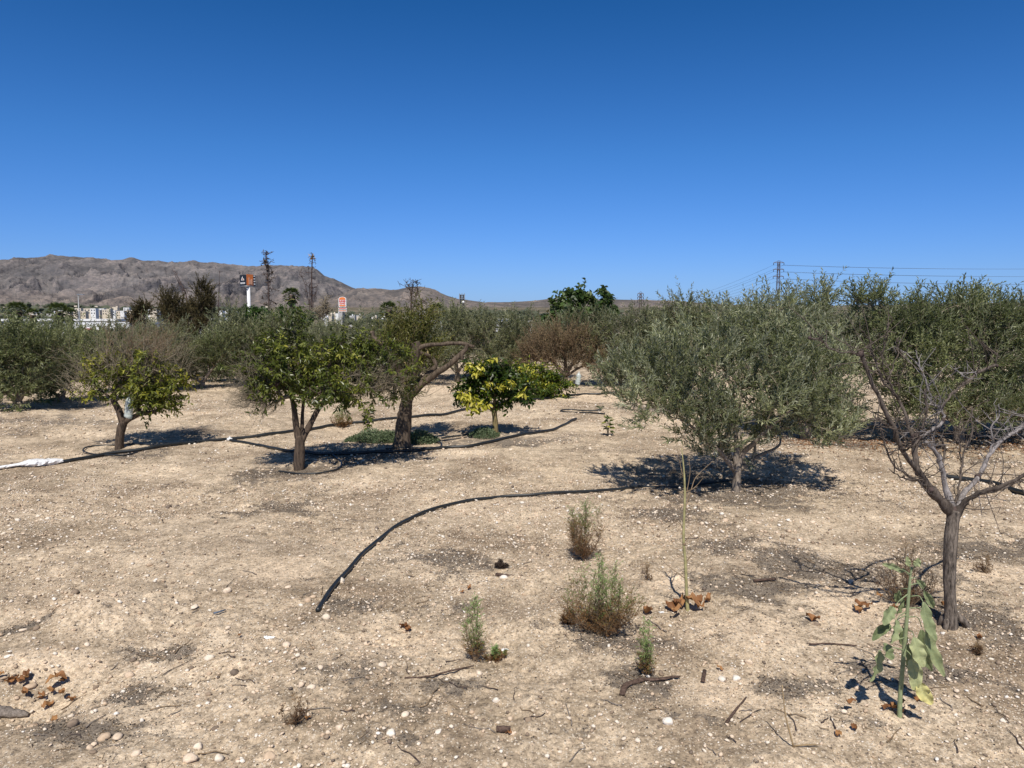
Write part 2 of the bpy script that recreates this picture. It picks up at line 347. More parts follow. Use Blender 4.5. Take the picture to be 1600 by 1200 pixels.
    hgt_ = math_(nt, 'ADD', math_(nt, 'MULTIPLY', fine, .6), math_(nt, 'MULTIPLY', grit, .4))
    p = prin(nt, c, .95, .12, 0, hgt_, .9, .012); out(nt, p.outputs[0])
    o = mb.build('ground', m); tag(o, kind='structure')
    at = o.data.attributes.new('pale', 'FLOAT', 'POINT'); at.data.foreach_set('value', pale(X, Y).ravel().astype(np.float32))
make_ground()
# ------------------------------------------------------------------ stones
def icos(sub):
    import bmesh
    bm = bmesh.new(); bmesh.ops.create_icosphere(bm, subdivisions=sub, radius=1)
    V = np.array([v.co[:] for v in bm.verts]); Fc = np.array([[v.index for v in f.verts] for f in bm.faces]); bm.free(); return V, Fc
def stonevars(sub, n, seed, rough=.35):
    V, Fc = icos(sub); r = RS(seed); o = []
    for k in range(n):
        d = np.zeros(len(V)); 
        for q in range(7):
            ax = nrm(r.randn(3)); cut = r.uniform(.35, .85); pr = V@ax; d = np.maximum(d, np.maximum(0, pr-cut))
        W = V*(1-d[:, None]*.9)*(1+r.randn(len(V), 1)*.05*rough) * np.array([1, r.uniform(.6, .95), r.uniform(.4, .75)])
        o.append(W)
    return np.array(o), Fc
def scatter(n, ymin, ymax, seed, clus=0, litw=0):
    r = RS(seed); out_ = []; tot = 0
    while tot < n:
        y = np.sqrt(r.uniform(ymin**2, ymax**2, n)); x = r.uniform(-.82, .82, n)*(y+.3)
        w = np.ones(n)
        if clus: w = w*sstep(.36, .66, fbm(x*1.1, y*1.1, 4, 90+clus))*1.0+.12
        if litw: w = w*(litter(x, y)**1.5+.012)
        k = r.rand(n) < w; out_.append(np.stack([x[k], y[k]], 1)); tot += k.sum()
    return np.concatenate(out_)[:n]
def stone_mass(mb, P, rad, seed, variants, Fc, sink=.25):
    r = RS(seed); n = len(P); vi = r.randint(0, len(variants), n); W = variants[vi]
    a = r.uniform(0, 2*np.pi, n); c, s = np.cos(a)[:, None], np.sin(a)[:, None]
    tx = r.randn(n)[:, None]*.25
    x = W[..., 0]*c-W[..., 1]*s; y = W[..., 0]*s+W[..., 1]*c; z = W[..., 2]+x*tx
    z0 = hfine(P[:, 0], P[:, 1]) + rad*sink
    V = np.stack([x*rad[:, None]+P[:, :1], y*rad[:, None]+P[:, 1:2], z*rad[:, None]+z0[:, None]], -1)
    nv = W.shape[1]; k = (np.arange(n)*nv)[:, None, None]
    mb.add(V.reshape(-1, 3), (Fc[None]+k).reshape(-1, 3), np.repeat(r.rand(n), nv))
def stonemat(name, stops):
    m, nt = newmat(name); pos = geopos(nt); f = noise(nt, 70, 5, .6, pos)
    c = ramp(nt, stops, attr(nt, 'rnd')).outputs[0]
    c = mixc(nt, .5, c, ramp(nt, [(.3, (.55, .5, .45)), (.7, (1.15, 1.15, 1.15))], f).outputs[0], 'MULTIPLY')
    p = prin(nt, c, .9, .2, 0, f, .5, .004); out(nt, p.outputs[0]); return m
STONE = stonemat('pebbles', [(0, (.15, .12, .10)), (.12, (.30, .23, .17)), (.28, (.55, .42, .30)), (.55, (.74, .60, .46)), (.82, (.78, .69, .57)), (1, (.84, .79, .72))])
CHIP = stonemat('dark chips', [(0, (.03, .026, .024)), (.6, (.075, .063, .055)), (.9, (.17, .14, .115)), (1, (.42, .36, .3))])
vs, fs_ = stonevars(1, 14, 3, .8); vl, fl_ = stonevars(2, 16, 5, .5)
g = MB(); r_ = RS(50)
def lim(P, k=1): return P
P = scatter(60000, 2.0, 7.5, 11, 1); stone_mass(g, P, .0024+.0052*r_.rand(len(P))**2.0, 1, vs, fs_, .35)
P = scatter(26000, 2.0, 14, 12, 2); stone_mass(g, P, .006+.0095*r_.rand(len(P))**2.0, 2, vs, fs_, .35)
P = scatter(6500, 2.0, 7, 22, 5); stone_mass(g, P, .006+.011*r_.rand(len(P))**2, 6, vs, fs_, .35)
P = scatter(15000, 5.0, 20, 13, 3); stone_mass(g, P, .009+.018*r_.rand(len(P))**2, 3, vs, fs_, .35)
tag(g.build('gravel', STONE), 'small pale gravel and pebbles strewn over the dry soil', 'gravel', kind='stuff')
g = MB(); P = scatter(52000, 2.0, 9, 14, 0, 1); stone_mass(g, P, .0020+.0045*r_.rand(len(P))**2, 4, vs, fs_)
P = scatter(3500, 2.0, 7, 16, 3); stone_mass(g, P, .003+.004*r_.rand(len(P))**2, 5, vs, fs_)
tag(g.build('soil_litter', CHIP), 'dark chips and crumbs of old litter lying in patches on the soil', 'litter', kind='stuff')
# stones one can point at
P = np.vstack([scatter(150, 2.2, 4.3, 15, 4), scatter(125, 4.2, 9.5, 18, 4)]); rr = RS(77); rad = .013+.020*rr.rand(len(P))**1.8
EX = [(1045, 1130, .026, .97), (1042, 1128, .02, .9), (136, 1006, .02, .7), (500, 1050, .02, .6), (355, 985, .018, .6), (531, 1137, .024, .6), (470, 1075, .02, .5), (432, 1021, .022, .55), (465, 1028, .019, .8), (229, 900, .024, .85),
      (138, 860, .022, .9), (184, 1152, .028, .5), (113, 1136, .026, .1), (213, 1178, .022, .6), (310, 1165, .024, .7), (342, 1182, .024, .8), (1450, 1010, .02, .9), (1128, 1062, .026, .9), (1150, 1060, .024, .95), (615, 812, .02, .95), (686, 1142, .02, .9)]
for (a, b, s_, q_) in EX:
    p = G(a, b); P = np.vstack([P, [p[0], p[1]]]); rad = np.append(rad, s_)
for k in range(len(P)):
    ex = k >= len(P)-len(EX); q = EX[k-(len(P)-len(EX))][3] if ex else rr.rand()
    z = float(hfine(P[k, 0], P[k, 1]))+rad[k]*.2; m_ = MB(); W = vl[rr.randint(len(vl))]*rad[k]
    a = rr.uniform(0, 6.28); Rz = np.array([[math.cos(a), math.sin(a), 0], [-math.sin(a), math.cos(a), 0], [0, 0, 1]])
    m_.add(W@Rz+np.array([P[k, 0], P[k, 1], z]), fl_, q)
    o = m_.build('stone', STONE, origin=(P[k, 0], P[k, 1], z))
    cn = 'dark brown-grey' if q < .15 else ('tan' if q < .45 else ('pale beige' if q < .9 else 'off-white'))
    dn = 'in the near foreground' if P[k, 1] < 3.4 else ('on the open soil before the hose' if P[k, 1] < 6 else 'out among the fruit trees')
    sn = 'left' if P[k, 0] < -.25*P[k, 1] else ('right' if P[k, 0] > .25*P[k, 1] else 'middle')
    tag(o, f'{cn} stone lying {dn}, {sn} of the photo', 'stone', f'{cn} stones {dn}, {sn}')
# ------------------------------------------------------------------ mountains
RID = [(-900, 420), (-500, 396), (-200, 410), (0, 405), (50, 400), (105, 398), (150, 402), (175, 406), (210, 404), (260, 408), (300, 407), (330, 410), (400, 416), (440, 413), (465, 414), (490, 417), (507, 430), (522, 435), (545, 446), (570, 456), (640, 470), (760, 479), (900, 486), (2600, 488)]
RIB = [(-900, 490), (380, 490), (480, 476), (540, 458), (558, 449), (590, 450), (617, 452), (640, 447), (657, 447), (680, 453), (698, 461), (716, 467), (736, 469), (761, 473), (800, 476), (900, 482), (2600, 487)]
RIC = [(-900, 489), (600, 486), (700, 478), (761, 472), (800, 471), (826, 470), (860, 466), (900, 468), (960, 467), (1000, 468), (1050, 470), (1110, 474), (1200, 478), (1400, 476), (1700, 470), (2600, 478)]
def elev(tab, u):   # tan elevation against u = X/Y
    pu = np.array([A(px, py, 1.0)[0] for px, py in tab]); pv = np.array([(A(px, py, 1.0)[2]-CH) for px, py in tab])
    return np.interp(u, pu, pv)
def make_hills():
    u = np.concatenate([np.linspace(-1.7, -.85, 120)[:-1], np.linspace(-.85, .85, 1300), np.linspace(.85, 1.7, 120)[1:]]); y = np.linspace(2600, 8400, 380); U, Y = np.meshgrid(u, y); X = U*Y
    jag = (fbm(U*60, U*0+3, 5, 2, .6)-.5)
    def layer(tab, yr, wid, yb, seed, ns):
        H = elev(tab, U)*yr*1.03 + CH + jag*elev(tab, U)*yr*.055
        t = np.clip((Y-yb)/(yr-yb), 0, 2.2); prof = np.where(t < 1, t**.85*.95+.05*t, np.maximum(0, 1-(t-1)*wid))
        wx = X/1000*ns*1.9 + 1.6*fbm(X/800, Y/800, 4, seed); wy = Y/1000*ns*.75 + 1.6*fbm(X/800, Y/800, 4, seed+5)
        rg = ridged(wx*1.15, wy*1.15, 6, seed)
        amp = H*1.0*np.clip(1-np.abs(t-.52)/.50, 0, 1)**.6 + H*.03
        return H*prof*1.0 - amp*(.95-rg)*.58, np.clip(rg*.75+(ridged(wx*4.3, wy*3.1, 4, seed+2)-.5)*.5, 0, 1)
    (Z1, g1), (Z2, g2), (Z3, g3) = layer(RID, 7000, 1.2, 3100, 3, 1.6), layer(RIB, 5000, 1.5, 3000, 13, 2.2), layer(RIC, 6000, 1.5, 3600, 23, 2.)
    lo = 14+30*sstep(2600, 3600, Y)*fbm(X/500, Y/500, 4, 31)
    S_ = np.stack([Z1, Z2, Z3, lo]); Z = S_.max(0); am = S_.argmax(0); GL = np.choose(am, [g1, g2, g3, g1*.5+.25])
    br = np.where(am == 0, .0, np.where(am == 1, .75, .9)); br = np.maximum(br, np.where(am == 0, sstep(170, 60, Z)*.8, 0)); br = np.where(am == 3, .6, br)
    V = np.stack([X, Y, Z], -1).reshape(-1, 3); R, K = U.shape; i = (np.arange(R-1)*K)[:, None]; j = np.arange(K-1)[None]
    Fq = np.stack([i+j, i+j+1, i+K+j+1, i+K+j], -1).reshape(-1, 4)
    m, nt = newmat('bare mountain rock'); pos = geopos(nt); mp = nt.nodes.new('ShaderNodeMapping'); mp.inputs['Scale'].default_value = (.001, .001, .0022); nt.links.new(pos, mp.inputs[0])
    n1 = noise(nt, 4, 8, .65, mp.outputs[0]); n2 = noise(nt, 28, 6, .7, mp.outputs[0]); n3 = noise(nt, 90, 4, .7, mp.outputs[0])
    c1 = ramp(nt, [(.36, (.125, .107, .103)), (.5, (.19, .163, .155)), (.64, (.26, .225, .21))], n1).outputs[0]
    c2 = ramp(nt, [(.36, (.16, .125, .10)), (.5, (.25, .195, .158)), (.64, (.33, .265, .215))], n1).outputs[0]
    gl = ramp(nt, [(.22, (.36, .38, .38)), (.42, (.78, .79, .78)), (.70, (1.3, 1.26, 1.2))], attr(nt, 'gully_shade')).outputs[0]  # painted relief shade: gullies darkened and ridges lightened in the rock colour
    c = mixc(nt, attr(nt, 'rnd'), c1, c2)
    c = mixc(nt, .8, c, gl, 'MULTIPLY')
    c = mixc(nt, .85, c, ramp(nt, [(.38, (.45, .47, .46)), (.52, (1, 1, 1)), (.66, (1.3, 1.26, 1.2))], n2).outputs[0], 'MULTIPLY')
    k = ramp(nt, [(.5, (0, 0, 0)), (.60, (1, 1, 1))], n3).outputs[0]; c = mixc(nt, math_(nt, 'MULTIPLY', k, .55), c, (.072, .076, .06))
    c = mixc(nt, .26, c, (.20, .205, .24))  # distance haze painted in: blue-grey mixed into the rock colour
    p = prin(nt, c, 1, 0, 0, n2, .5, 25); out(nt, p.outputs[0])
    mb = MB(); mb.add(V, Fq, br.ravel()); o = mb.build('mountains', m); tag(o, kind='structure'); at = o.data.attributes.new('gully_shade', 'FLOAT', 'POINT'); at.data.foreach_set('value', GL.ravel().astype(np.float32))
    return U, Y, Z
HU, HY, HZ = make_hills()
# distant woodland belt and scrub on the lower slopes
def blob_wood(name, label, spec, seed, size):
    mb = MB(); r = RS(seed); V0, F0 = icos(1)
    for (x0, x1, y0, y1, Y0, Y1, n) in spec:
        px = r.uniform(x0, x1, n); py = r.uniform(y0, y1, n); Y = r.uniform(Y0, Y1, n)
        for a, b, c in zip(px, py, Y):
            p = A(a, b, c); s = size*c/1000*r.uniform(.5, 1.3)
            W = V0*(1+r.randn(len(V0), 1)*.25)*np.array([1.5, 1, .8])*s; mb.add(W+p, F0, r.rand())
    return tag(mb.build(name, L_DKWOOD, smooth=False), label, 'woodland', kind='stuff')
blob_wood('woodland', 'dark belt of distant trees at the foot of the mountains', [(-60, 420, 483, 489, 1500, 2300, 420), (-60, 160, 476, 484, 2400, 2600, 110), (160, 420, 480, 485, 2300, 2600, 110), (690, 840, 488, 496, 1100, 1700, 120), (735, 830, 487, 491, 1200, 1600, 90), (450, 700, 489, 497, 900, 1500, 180), (0, 75, 494, 503, 500, 700, 30), (270, 480, 492, 503, 500, 700, 90), (540, 700, 499, 505, 300, 400, 50), (700, 1700, 484, 500, 800, 1500, 260)], 4, 3.2)
# ------------------------------------------------------------------ town
def building(px0, px1, ptop, Y, wall, label, group, zb=-5.3, floors=0, roof=None, depth=None):
    a = A(px0, ptop, Y); b = A(px1, ptop, Y); wd = b[0]-a[0]; top = a[2]; z0 = zb; dep = depth or max(6, wd*.6); cx = (a[0]+b[0])/2
    if floors == 0:
        mb = MB(); box(mb, (cx, Y+dep/2, (top+z0)/2), (wd, dep, top-z0)); box(mb, (cx+wd*.2, Y+dep/2, top+.5), (wd*.25, dep*.3, 1.0))
        o = mb.build('house', wall, origin=(cx, Y+dep/2, z0), smooth=False); return tag(o, label, 'building', group)
    t = thing('apartment_block' if floors > 2 else 'town_house', label, 'building', (cx, Y+dep/2, z0), group)
    mb = MB(); box(mb, (cx, Y+dep/2, (top+z0)/2), (wd, dep, top-z0)); mb.build('wall', wall, t, smooth=False)
    mb = MB(); box(mb, (cx, Y+dep/2, top+.25), (wd*1.03, dep*1.03, .4)); mb.build('roof', roof or wall, t, smooth=False)
    nw = max(2, int(wd/3.2)); fh = 3.0
    for f in range(floors):
        for k in range(nw):
            mb = MB(); box(mb, (cx-wd/2+(k+.5)*wd/nw, Y-.02, top-1.5-f*fh), (wd/nw*.42, .08, 1.3)); mb.build('window', GLASS, t, smooth=False)
    return t
rt = random.Random(5); gtown = 'distant white and cream buildings of the town'
mats = [(WHITE, 'white'), (CREAM, 'cream'), (WHITE, 'white'), (CREAM, 'cream'), (GREYB, 'grey')]
x = 84
while x < 250:
    if 205 < x < 221: x = 221
    wpx = rt.uniform(4, 11); m_, nm = rt.choice(mats[:4]); Y = rt.uniform(750, 1000)
    building(x, x+wpx, rt.uniform(480, 487), Y, m_, f'small far {nm} block in the crowded white town below the big mountain', f'{nm} blocks of the far town', floors=2 if wpx > 7 else 0); x += wpx*rt.uniform(.55, .95)
for (x0, x1, n, y0, y1, Ya, Yb, wh) in [(30, 84, 6, 487, 492, 800, 1000, 'left of the crowded white town'), (340, 372, 5, 484, 489, 700, 900, 'left of the tall black and orange sign'), (485, 530, 8, 488, 497, 380, 600, 'left of the small orange sign'), (538, 600, 10, 490, 499, 380, 600, 'right of the small orange sign'), (600, 700, 9, 491, 500, 420, 650, 'behind the bare dead tree top'), (0, 60, 5, 489, 494, 700, 900, 'at the left edge below the mountain'), (850, 1000, 6, 492, 498, 500, 800, 'beyond the broad-leaved tree')]:
    for k in range(n):
        a = rt.uniform(x0, x1); wpx = rt.uniform(4, 10); m_, nm = rt.choice(mats)
        building(a, a+wpx, rt.uniform(y0, y1), rt.uniform(Ya, Yb), m_, f'small far {nm} house {wh}', f'{nm} houses {wh}')
for k in range(26):
    a = rt.uniform(-20, 420); b = rt.uniform(478, 485); Y = rt.uniform(2350, 2580); p = A(a, b, Y)
    mb = MB(); s_ = rt.uniform(5, 10); box(mb, (p[0], p[1], p[2]), (s_*1.3, s_, 4))
    tag(mb.build('hillside_house', CREAM, origin=tuple(p), smooth=False), 'tiny pale house dotted on the lower mountain slope', 'house', 'tiny houses on the lower slopes')
building(655, 672, 488, 260, GREYB, 'grey-white stepped town house just right of the bare dead tree top', None, floors=3)
building(672, 690, 497, 230, WHITE, 'white house with a low parapet between the grey house and the palm', None, floors=2)
building(775, 800, 500, 300, WHITE, 'long white warehouse seen over the olive tops', None, floors=1, depth=20)
building(818, 832, 503, 280, WHITE, 'short white shed left of the broad-leaved tree', None, floors=1, depth=12)
building(742, 758, 502, 300, GREYB, 'grey low roof behind the olive tops below the antenna mast', None, floors=1)
# white roadside building with a van in front, canopy
def roadside():
    Y = 105; a = A(114, 505, Y); b = A(215, 505, Y); cx = (a[0]+b[0])/2; wd = b[0]-a[0]
    t = thing('roadside_building', 'long low white building with an open bay behind the left olive trees', 'building', (cx, Y+4, -5.2))
    mb = MB(); ztop = a[2]; zc = A(0, 515, Y)[2]; box(mb, (cx, Y+5.5, (ztop-5.3)/2), (wd, 6, ztop+5.1)); mb.build('wall', GREYB, t, smooth=False)
    mb = MB(); box(mb, (cx, Y+2.0, (ztop+zc)/2+.1), (wd+.2, 9, ztop-zc)); mb.build('fascia', WHITE, t, smooth=False)
    mb = MB(); c = A(119, 515, Y); box(mb, (c[0], Y-1.0, (zc-5.2)/2), (1.0, 2.5, zc+5.2)); mb.build('side_wall', WHITE, t, smooth=False)
    mb = MB(); c = A(150, 516, Y); box(mb, (c[0], Y-2.58, zc+.12), (1.9, .06, .22)); mb.build('sign_strip', simple('pink strip', (.6, .2, .2), .6), t, smooth=False)
    # van
    v0 = A(146, 520, 98); zg = float(hgt(v0[0], 98)); zt = A(0, 514, 98)[2]; H = 2.6; zg = zt-H
    v = thing('white_van', 'white van with dark blue windscreen parked before the long white building', 'van', (v0[0], 98, zg))
    sec = [(-1, 0, .35), (-1, 0, 1.3), (-.86, .55, 1.45), (-.8, 1.1, 2.45), (-.75, 1.4, H), (-.75, 5, H), (-1, 5, 1.4), (-1, 5, .35)]
    mb = MB(); L_ = np.array([[v0[0]+x*1.0, 98+y, zg+z] for x, y, z in sec]); R_ = np.array([[v0[0]-x*1.0, 98+y, zg+z] for x, y, z in sec]); n = len(sec)
    mb.add(np.vstack([L_, R_]), [np.array([[i, (i+1) % n, n+(i+1) % n, n+i] for i in range(n)]), np.array([list(range(n))[::-1]]), np.array([list(range(n, 2*n))])]); mb.build('body', WHITE, v, smooth=False)
    mb = MB(); q = [(-.78, .56, 1.5), (.78, .56, 1.5), (.7, 1.05, 2.35), (-.7, 1.05, 2.35)]; mb.add(np.array([[v0[0]+x, 98+y-.04, zg+z] for x, y, z in q]), np.array([[0, 1, 2, 3]])); mb.build('windscreen', BLUEG, v, smooth=False)
    for sx in (-.93, .93):
        for yy in (.9, 4):
            mb = MB(); V, Fs = tubeVF([(v0[0]+sx-.1, 98+yy, zg+.35), (v0[0]+sx+.1, 98+yy, zg+.35)], [.35, .35], 14); mb.add(V, Fs); mb.build('wheel', BLACKP, v)
    for sx in (-.7, .7):
        mb = MB(); box(mb, (v0[0]+sx, 97.97, zg+.85), (.3, .06, .2)); mb.build('headlight', METAL, v, smooth=False)
    # canopy
    Y = 80; a = A(309, 498, Y); b = A(336, 498, Y); cx = (a[0]+b[0])/2; wd = b[0]-a[0]
    t = thing('canopy', 'flat white roadside canopy on thin columns behind the brown feathery tree', 'canopy', (cx, Y+1, -5))
    mb = MB(); box(mb, (cx, Y+1.5, a[2]-.05), (wd, 3, .22)); mb.build('roof', WHITE, t, smooth=False)
    for sx in (-.85, .85):
        for dy in (.3, 2.7): mb = MB(); box(mb, (cx+sx*wd/2, Y+dy, (a[2]-.2-5)/2), (.12, .12, a[2]-.2+5)); mb.build('column', METAL, t, smooth=False)
    Y = 140; a = A(-10, 498, Y); b = A(182, 498, Y)
    t = thing('long_shed', 'long low pale shed roof stretching behind the two left palms', 'building', ((a[0]+b[0])/2, Y+3, -5.2))
    mb = MB(); box(mb, ((a[0]+b[0])/2, Y+3, (a[2]-.5-5.2)/2), (b[0]-a[0], 6, a[2]-.5+5.2)); mb.build('wall', GREYB, t, smooth=False)
    mb = MB(); box(mb, ((a[0]+b[0])/2, Y+3, a[2]-.25), (b[0]-a[0]+.6, 6.8, .4)); mb.build('roof', WHITE, t, smooth=False)
roadside()
# ------------------------------------------------------------------ signs, masts, pylons
def textmesh(body, size, name, mat, parent, loc, rotz=0, sx=1, ext=.01):
    cu = bpy.data.curves.new(name, 'FONT'); cu.body = body; cu.size = size; cu.align_x = 'CENTER'; cu.align_y = 'CENTER'; cu.extrude = ext; cu.offset = size*.03
    o = bpy.data.objects.new('tmp', cu); C.objects.link(o); dg = bpy.context.evaluated_depsgraph_get()
    me = bpy.data.meshes.new_from_object(o.evaluated_get(dg)); bpy.data.objects.remove(o); me.materials.clear(); me.materials.append(mat); me.name = name
    me.transform(Matrix.Rotation(rotz, 4, 'Z') @ Matrix.Rotation(math.pi/2, 4, 'X') @ Matrix.Diagonal((sx, 1, 1, 1)))
    p = bpy.data.objects.new(name, me); C.objects.link(p); p.parent = parent; p.location = Vector(loc)-parent.location; return p
def poly(mb, pts, y, th=.05):
    n = len(pts); V = np.array([[x, y, z] for x, z in pts]+[[x, y+th, z] for x, z in pts])
    mb.add(V, [np.array([list(range(n))]), np.array([list(range(n, 2*n))[::-1]]), np.array([[(i+1) % n, i, n+i, n+(i+1) % n] for i in range(n)])]); return mb
def signs():
    Y = 200; s = Y/F; b = A(388, 446, Y)
    t = thing('billboard_totem', 'tall white pole carrying a box sign with one black and one orange face', 'sign', (b[0], Y, -5))
    V, Fs = tubeVF([(b[0], Y, -5), (b[0], Y, b[2])], [.48, .42], 16); MB().add(V, Fs).build('pole', WHITE, t)
    zl, zt = A(0, 446, Y)[2], A(0, 429.5, Y)[2]; H = zt-zl; zc = (zl+zt)/2
    L_, Cn, R_ = A(375, 430, Y+1.3), A(385, 430, Y-1.0), A(398.5, 430, Y+2.0)
    def panel(p, q, inset, mat, name, z0=zl+.0, z1=zt, off=0, f0=0, f1=1):
        p = np.array(p); q = np.array(q); d = (q-p)[:2]; nn = np.array([d[1], -d[0]])/np.linalg.norm(d)*off; a = p[:2]+d*f0+nn; bb = p[:2]+d*f1+nn; k = nn/max(off, 1e-6)*.08 if off else np.array([d[1], -d[0]])/np.linalg.norm(d)*.0
        V = []
        for c_ in (a, bb): V += [[c_[0], c_[1], z0], [c_[0], c_[1], z1]]
        bk = (p[:2]+q[:2])/2
        th = np.array([-d[1], d[0]])/np.linalg.norm(d)*.06
        for c_ in (a, bb): V += [[c_[0]+th[0], c_[1]+th[1], z0], [c_[0]+th[0], c_[1]+th[1], z1]]
        MB().add(np.array(V), np.array([[0, 2, 3, 1], [4, 5, 7, 6], [0, 1, 5, 4], [2, 6, 7, 3], [1, 3, 7, 5], [0, 4, 6, 2]])).build(name, mat, t, smooth=False)
    bk = [(L_[0], L_[1]), (Cn[0], Cn[1]), (R_[0], R_[1]), (Cn[0]+.4, Cn[1]+4)]
    n = 4; V = np.array([[x, y, zl-.15] for x, y in bk]+[[x, y, zt-.05] for x, y in bk])
    MB().add(V, [np.array([[0, 1, 2, 3][::-1]]), np.array([[4, 5, 6, 7]]), np.array([[i, (i+1) % n, n+(i+1) % n, n+i] for i in range(n)])]).build('sign_box', METAL, t, smooth=False)
    panel(L_, Cn, 0, BLACKP, 'black_face', off=.10)
    panel(Cn, R_, 0, ORANGE, 'orange_face', z1=zt+.15, off=.10, f0=.0, f1=.72)
    panel(Cn, R_, 0, BLACKP, 'patterned_edge', off=.10, f0=.73, f1=1)
    for k in range(4): panel(Cn, R_, 0, WHITE, 'white_mark', z0=zl+.25+k*H/4, z1=zl+.25+k*H/4+H*.12, off=.19, f0=.78, f1=.94)
    PEACH = simple('peach print', (.75, .45, .3), .6)
    for f0, f1, z0, z1 in ((.2, .28, .15, .75), (.34, .42, .1, .55), (.5, .6, .12, .6), (.2, .6, .1, .16)): panel(Cn, R_, 0, PEACH, 'faded_print', z0=zl+H*z0, z1=zl+H*z1, off=.19, f0=f0, f1=f1)
    # flame mark and the white lettering bars of the black face
    d = np.array([Cn[0]-L_[0], Cn[1]-L_[1]]); dl = np.linalg.norm(d); d = d/dl; nn = np.array([d[1], -d[0]])
    def face(pts, mat, name):
        V = []
        for u_, v_ in pts: q = np.array(L_[:2])+d*dl*u_+nn*.2; V.append([q[0], q[1], zl+H*v_])
        MB().add(np.array(V), np.array([list(range(len(pts)))])).build(name, mat, t, smooth=False)
    face([(.25, .48), (.75, .48), (.7, .62), (.55, .68), (.5, .88), (.38, .74), (.3, .62)], WHITE, 'flame_mark')
    face([(.35, .52), (.66, .52), (.55, .60), (.48, .74), (.4, .62)], ORANGE, 'flame_core')
    for k in range(5): face([(.14+k*.15, .14), (.25+k*.15, .14), (.25+k*.15, .3), (.14+k*.15, .3)], WHITE, 'letter')
    MB().add(*tubeVF([(L_[0]-.1, L_[1], zl-.22), (Cn[0], Cn[1]-.2, zl-.22), (R_[0], R_[1]-.2, zl-.22)], [.14]*3, 6)).build('ledge', METAL, t)
    # burger sign
    Y = 240; c = A(535, 474, Y); s = Y/F; cx = c[0]
    t = thing('restaurant_sign', 'orange bun-shaped restaurant sign over two striped boards on a dark post', 'sign', (cx, Y, -5))
    zt = A(0, 464, Y)[2]; zb = A(0, 479.5, Y)[2]; W = 6*s; Hh = zt-zb
    def zz(f): return zb+Hh*f
    mb = MB(); poly(mb, [(cx-W, zz(.08)), (cx-W*.9, zz(0)), (cx+W*.9, zz(0)), (cx+W, zz(.08)), (cx+W, zz(.82)), (cx+W*.75, zz(.96)), (cx, zz(1.03)), (cx-W*.75, zz(.96)), (cx-W, zz(.82))], Y, .3); mb.build('backing', WHITE, t, smooth=False)
    mb = MB(); poly(mb, [(cx-W*.85, zz(.72)), (cx+W*.85, zz(.72))]+[(cx+W*.85*math.cos(a), zz(.76+.22*math.sin(a))) for a in np.linspace(0, math.pi, 12)], Y-.06, .05); mb.build('bun_top', ORANGE, t, smooth=False)
    mb = MB(); poly(mb, [(cx-W*.85, zz(.20)), (cx-W*.7, zz(.06)), (cx+W*.7, zz(.06)), (cx+W*.85, zz(.20))], Y-.06, .05); mb.build('bun_bottom', ORANGE, t, smooth=False)
    textmesh('BURGER', .72, 'lettering_upper', REDP, t, (cx, Y-.08, zz(.575)), sx=.78); textmesh('KING', .78, 'lettering_lower', REDP, t, (cx, Y-.08, zz(.345)), sx=1.0)
    for f, m2 in ((482.3, REDP), (485.9, ORANGE)):
        z1 = A(0, f, Y)[2]; mb = MB(); box(mb, (cx, Y+.1, z1), (W*2.1, .25, 2.5*s)); mb.build('board', WHITE, t, smooth=False)
        mb = MB(); box(mb, (cx, Y-.05, z1+.05), (W*1.8, .04, 1.0*s)); mb.build('stripe', m2, t, smooth=False)
    MB().add(*tubeVF([(cx, Y+.25, -5), (cx, Y+.25, zb)], [.22, .18], 10)).build('post', DARKM, t)
signs()
def lattice(mb, x, y, z0, z1, w0, w1, n=10, r=.05):
    C4 = [(-1, -1), (1, -1), (1, 1), (-1, 1)]
    def pt(k, f): wv = w0+(w1-w0)*f; return (x+C4[k][0]*wv/2, y+C4[k][1]*wv/2, z0+(z1-z0)*f)
    for k in range(4):
        beam(mb, pt(k, 0), pt(k, 1), r)
        for i in range(n):
            a, b = (k, (k+1) % 4) if i % 2 else ((k+1) % 4, k)
            beam(mb, pt(a, i/n), pt(b, (i+1)/n), r*.6)
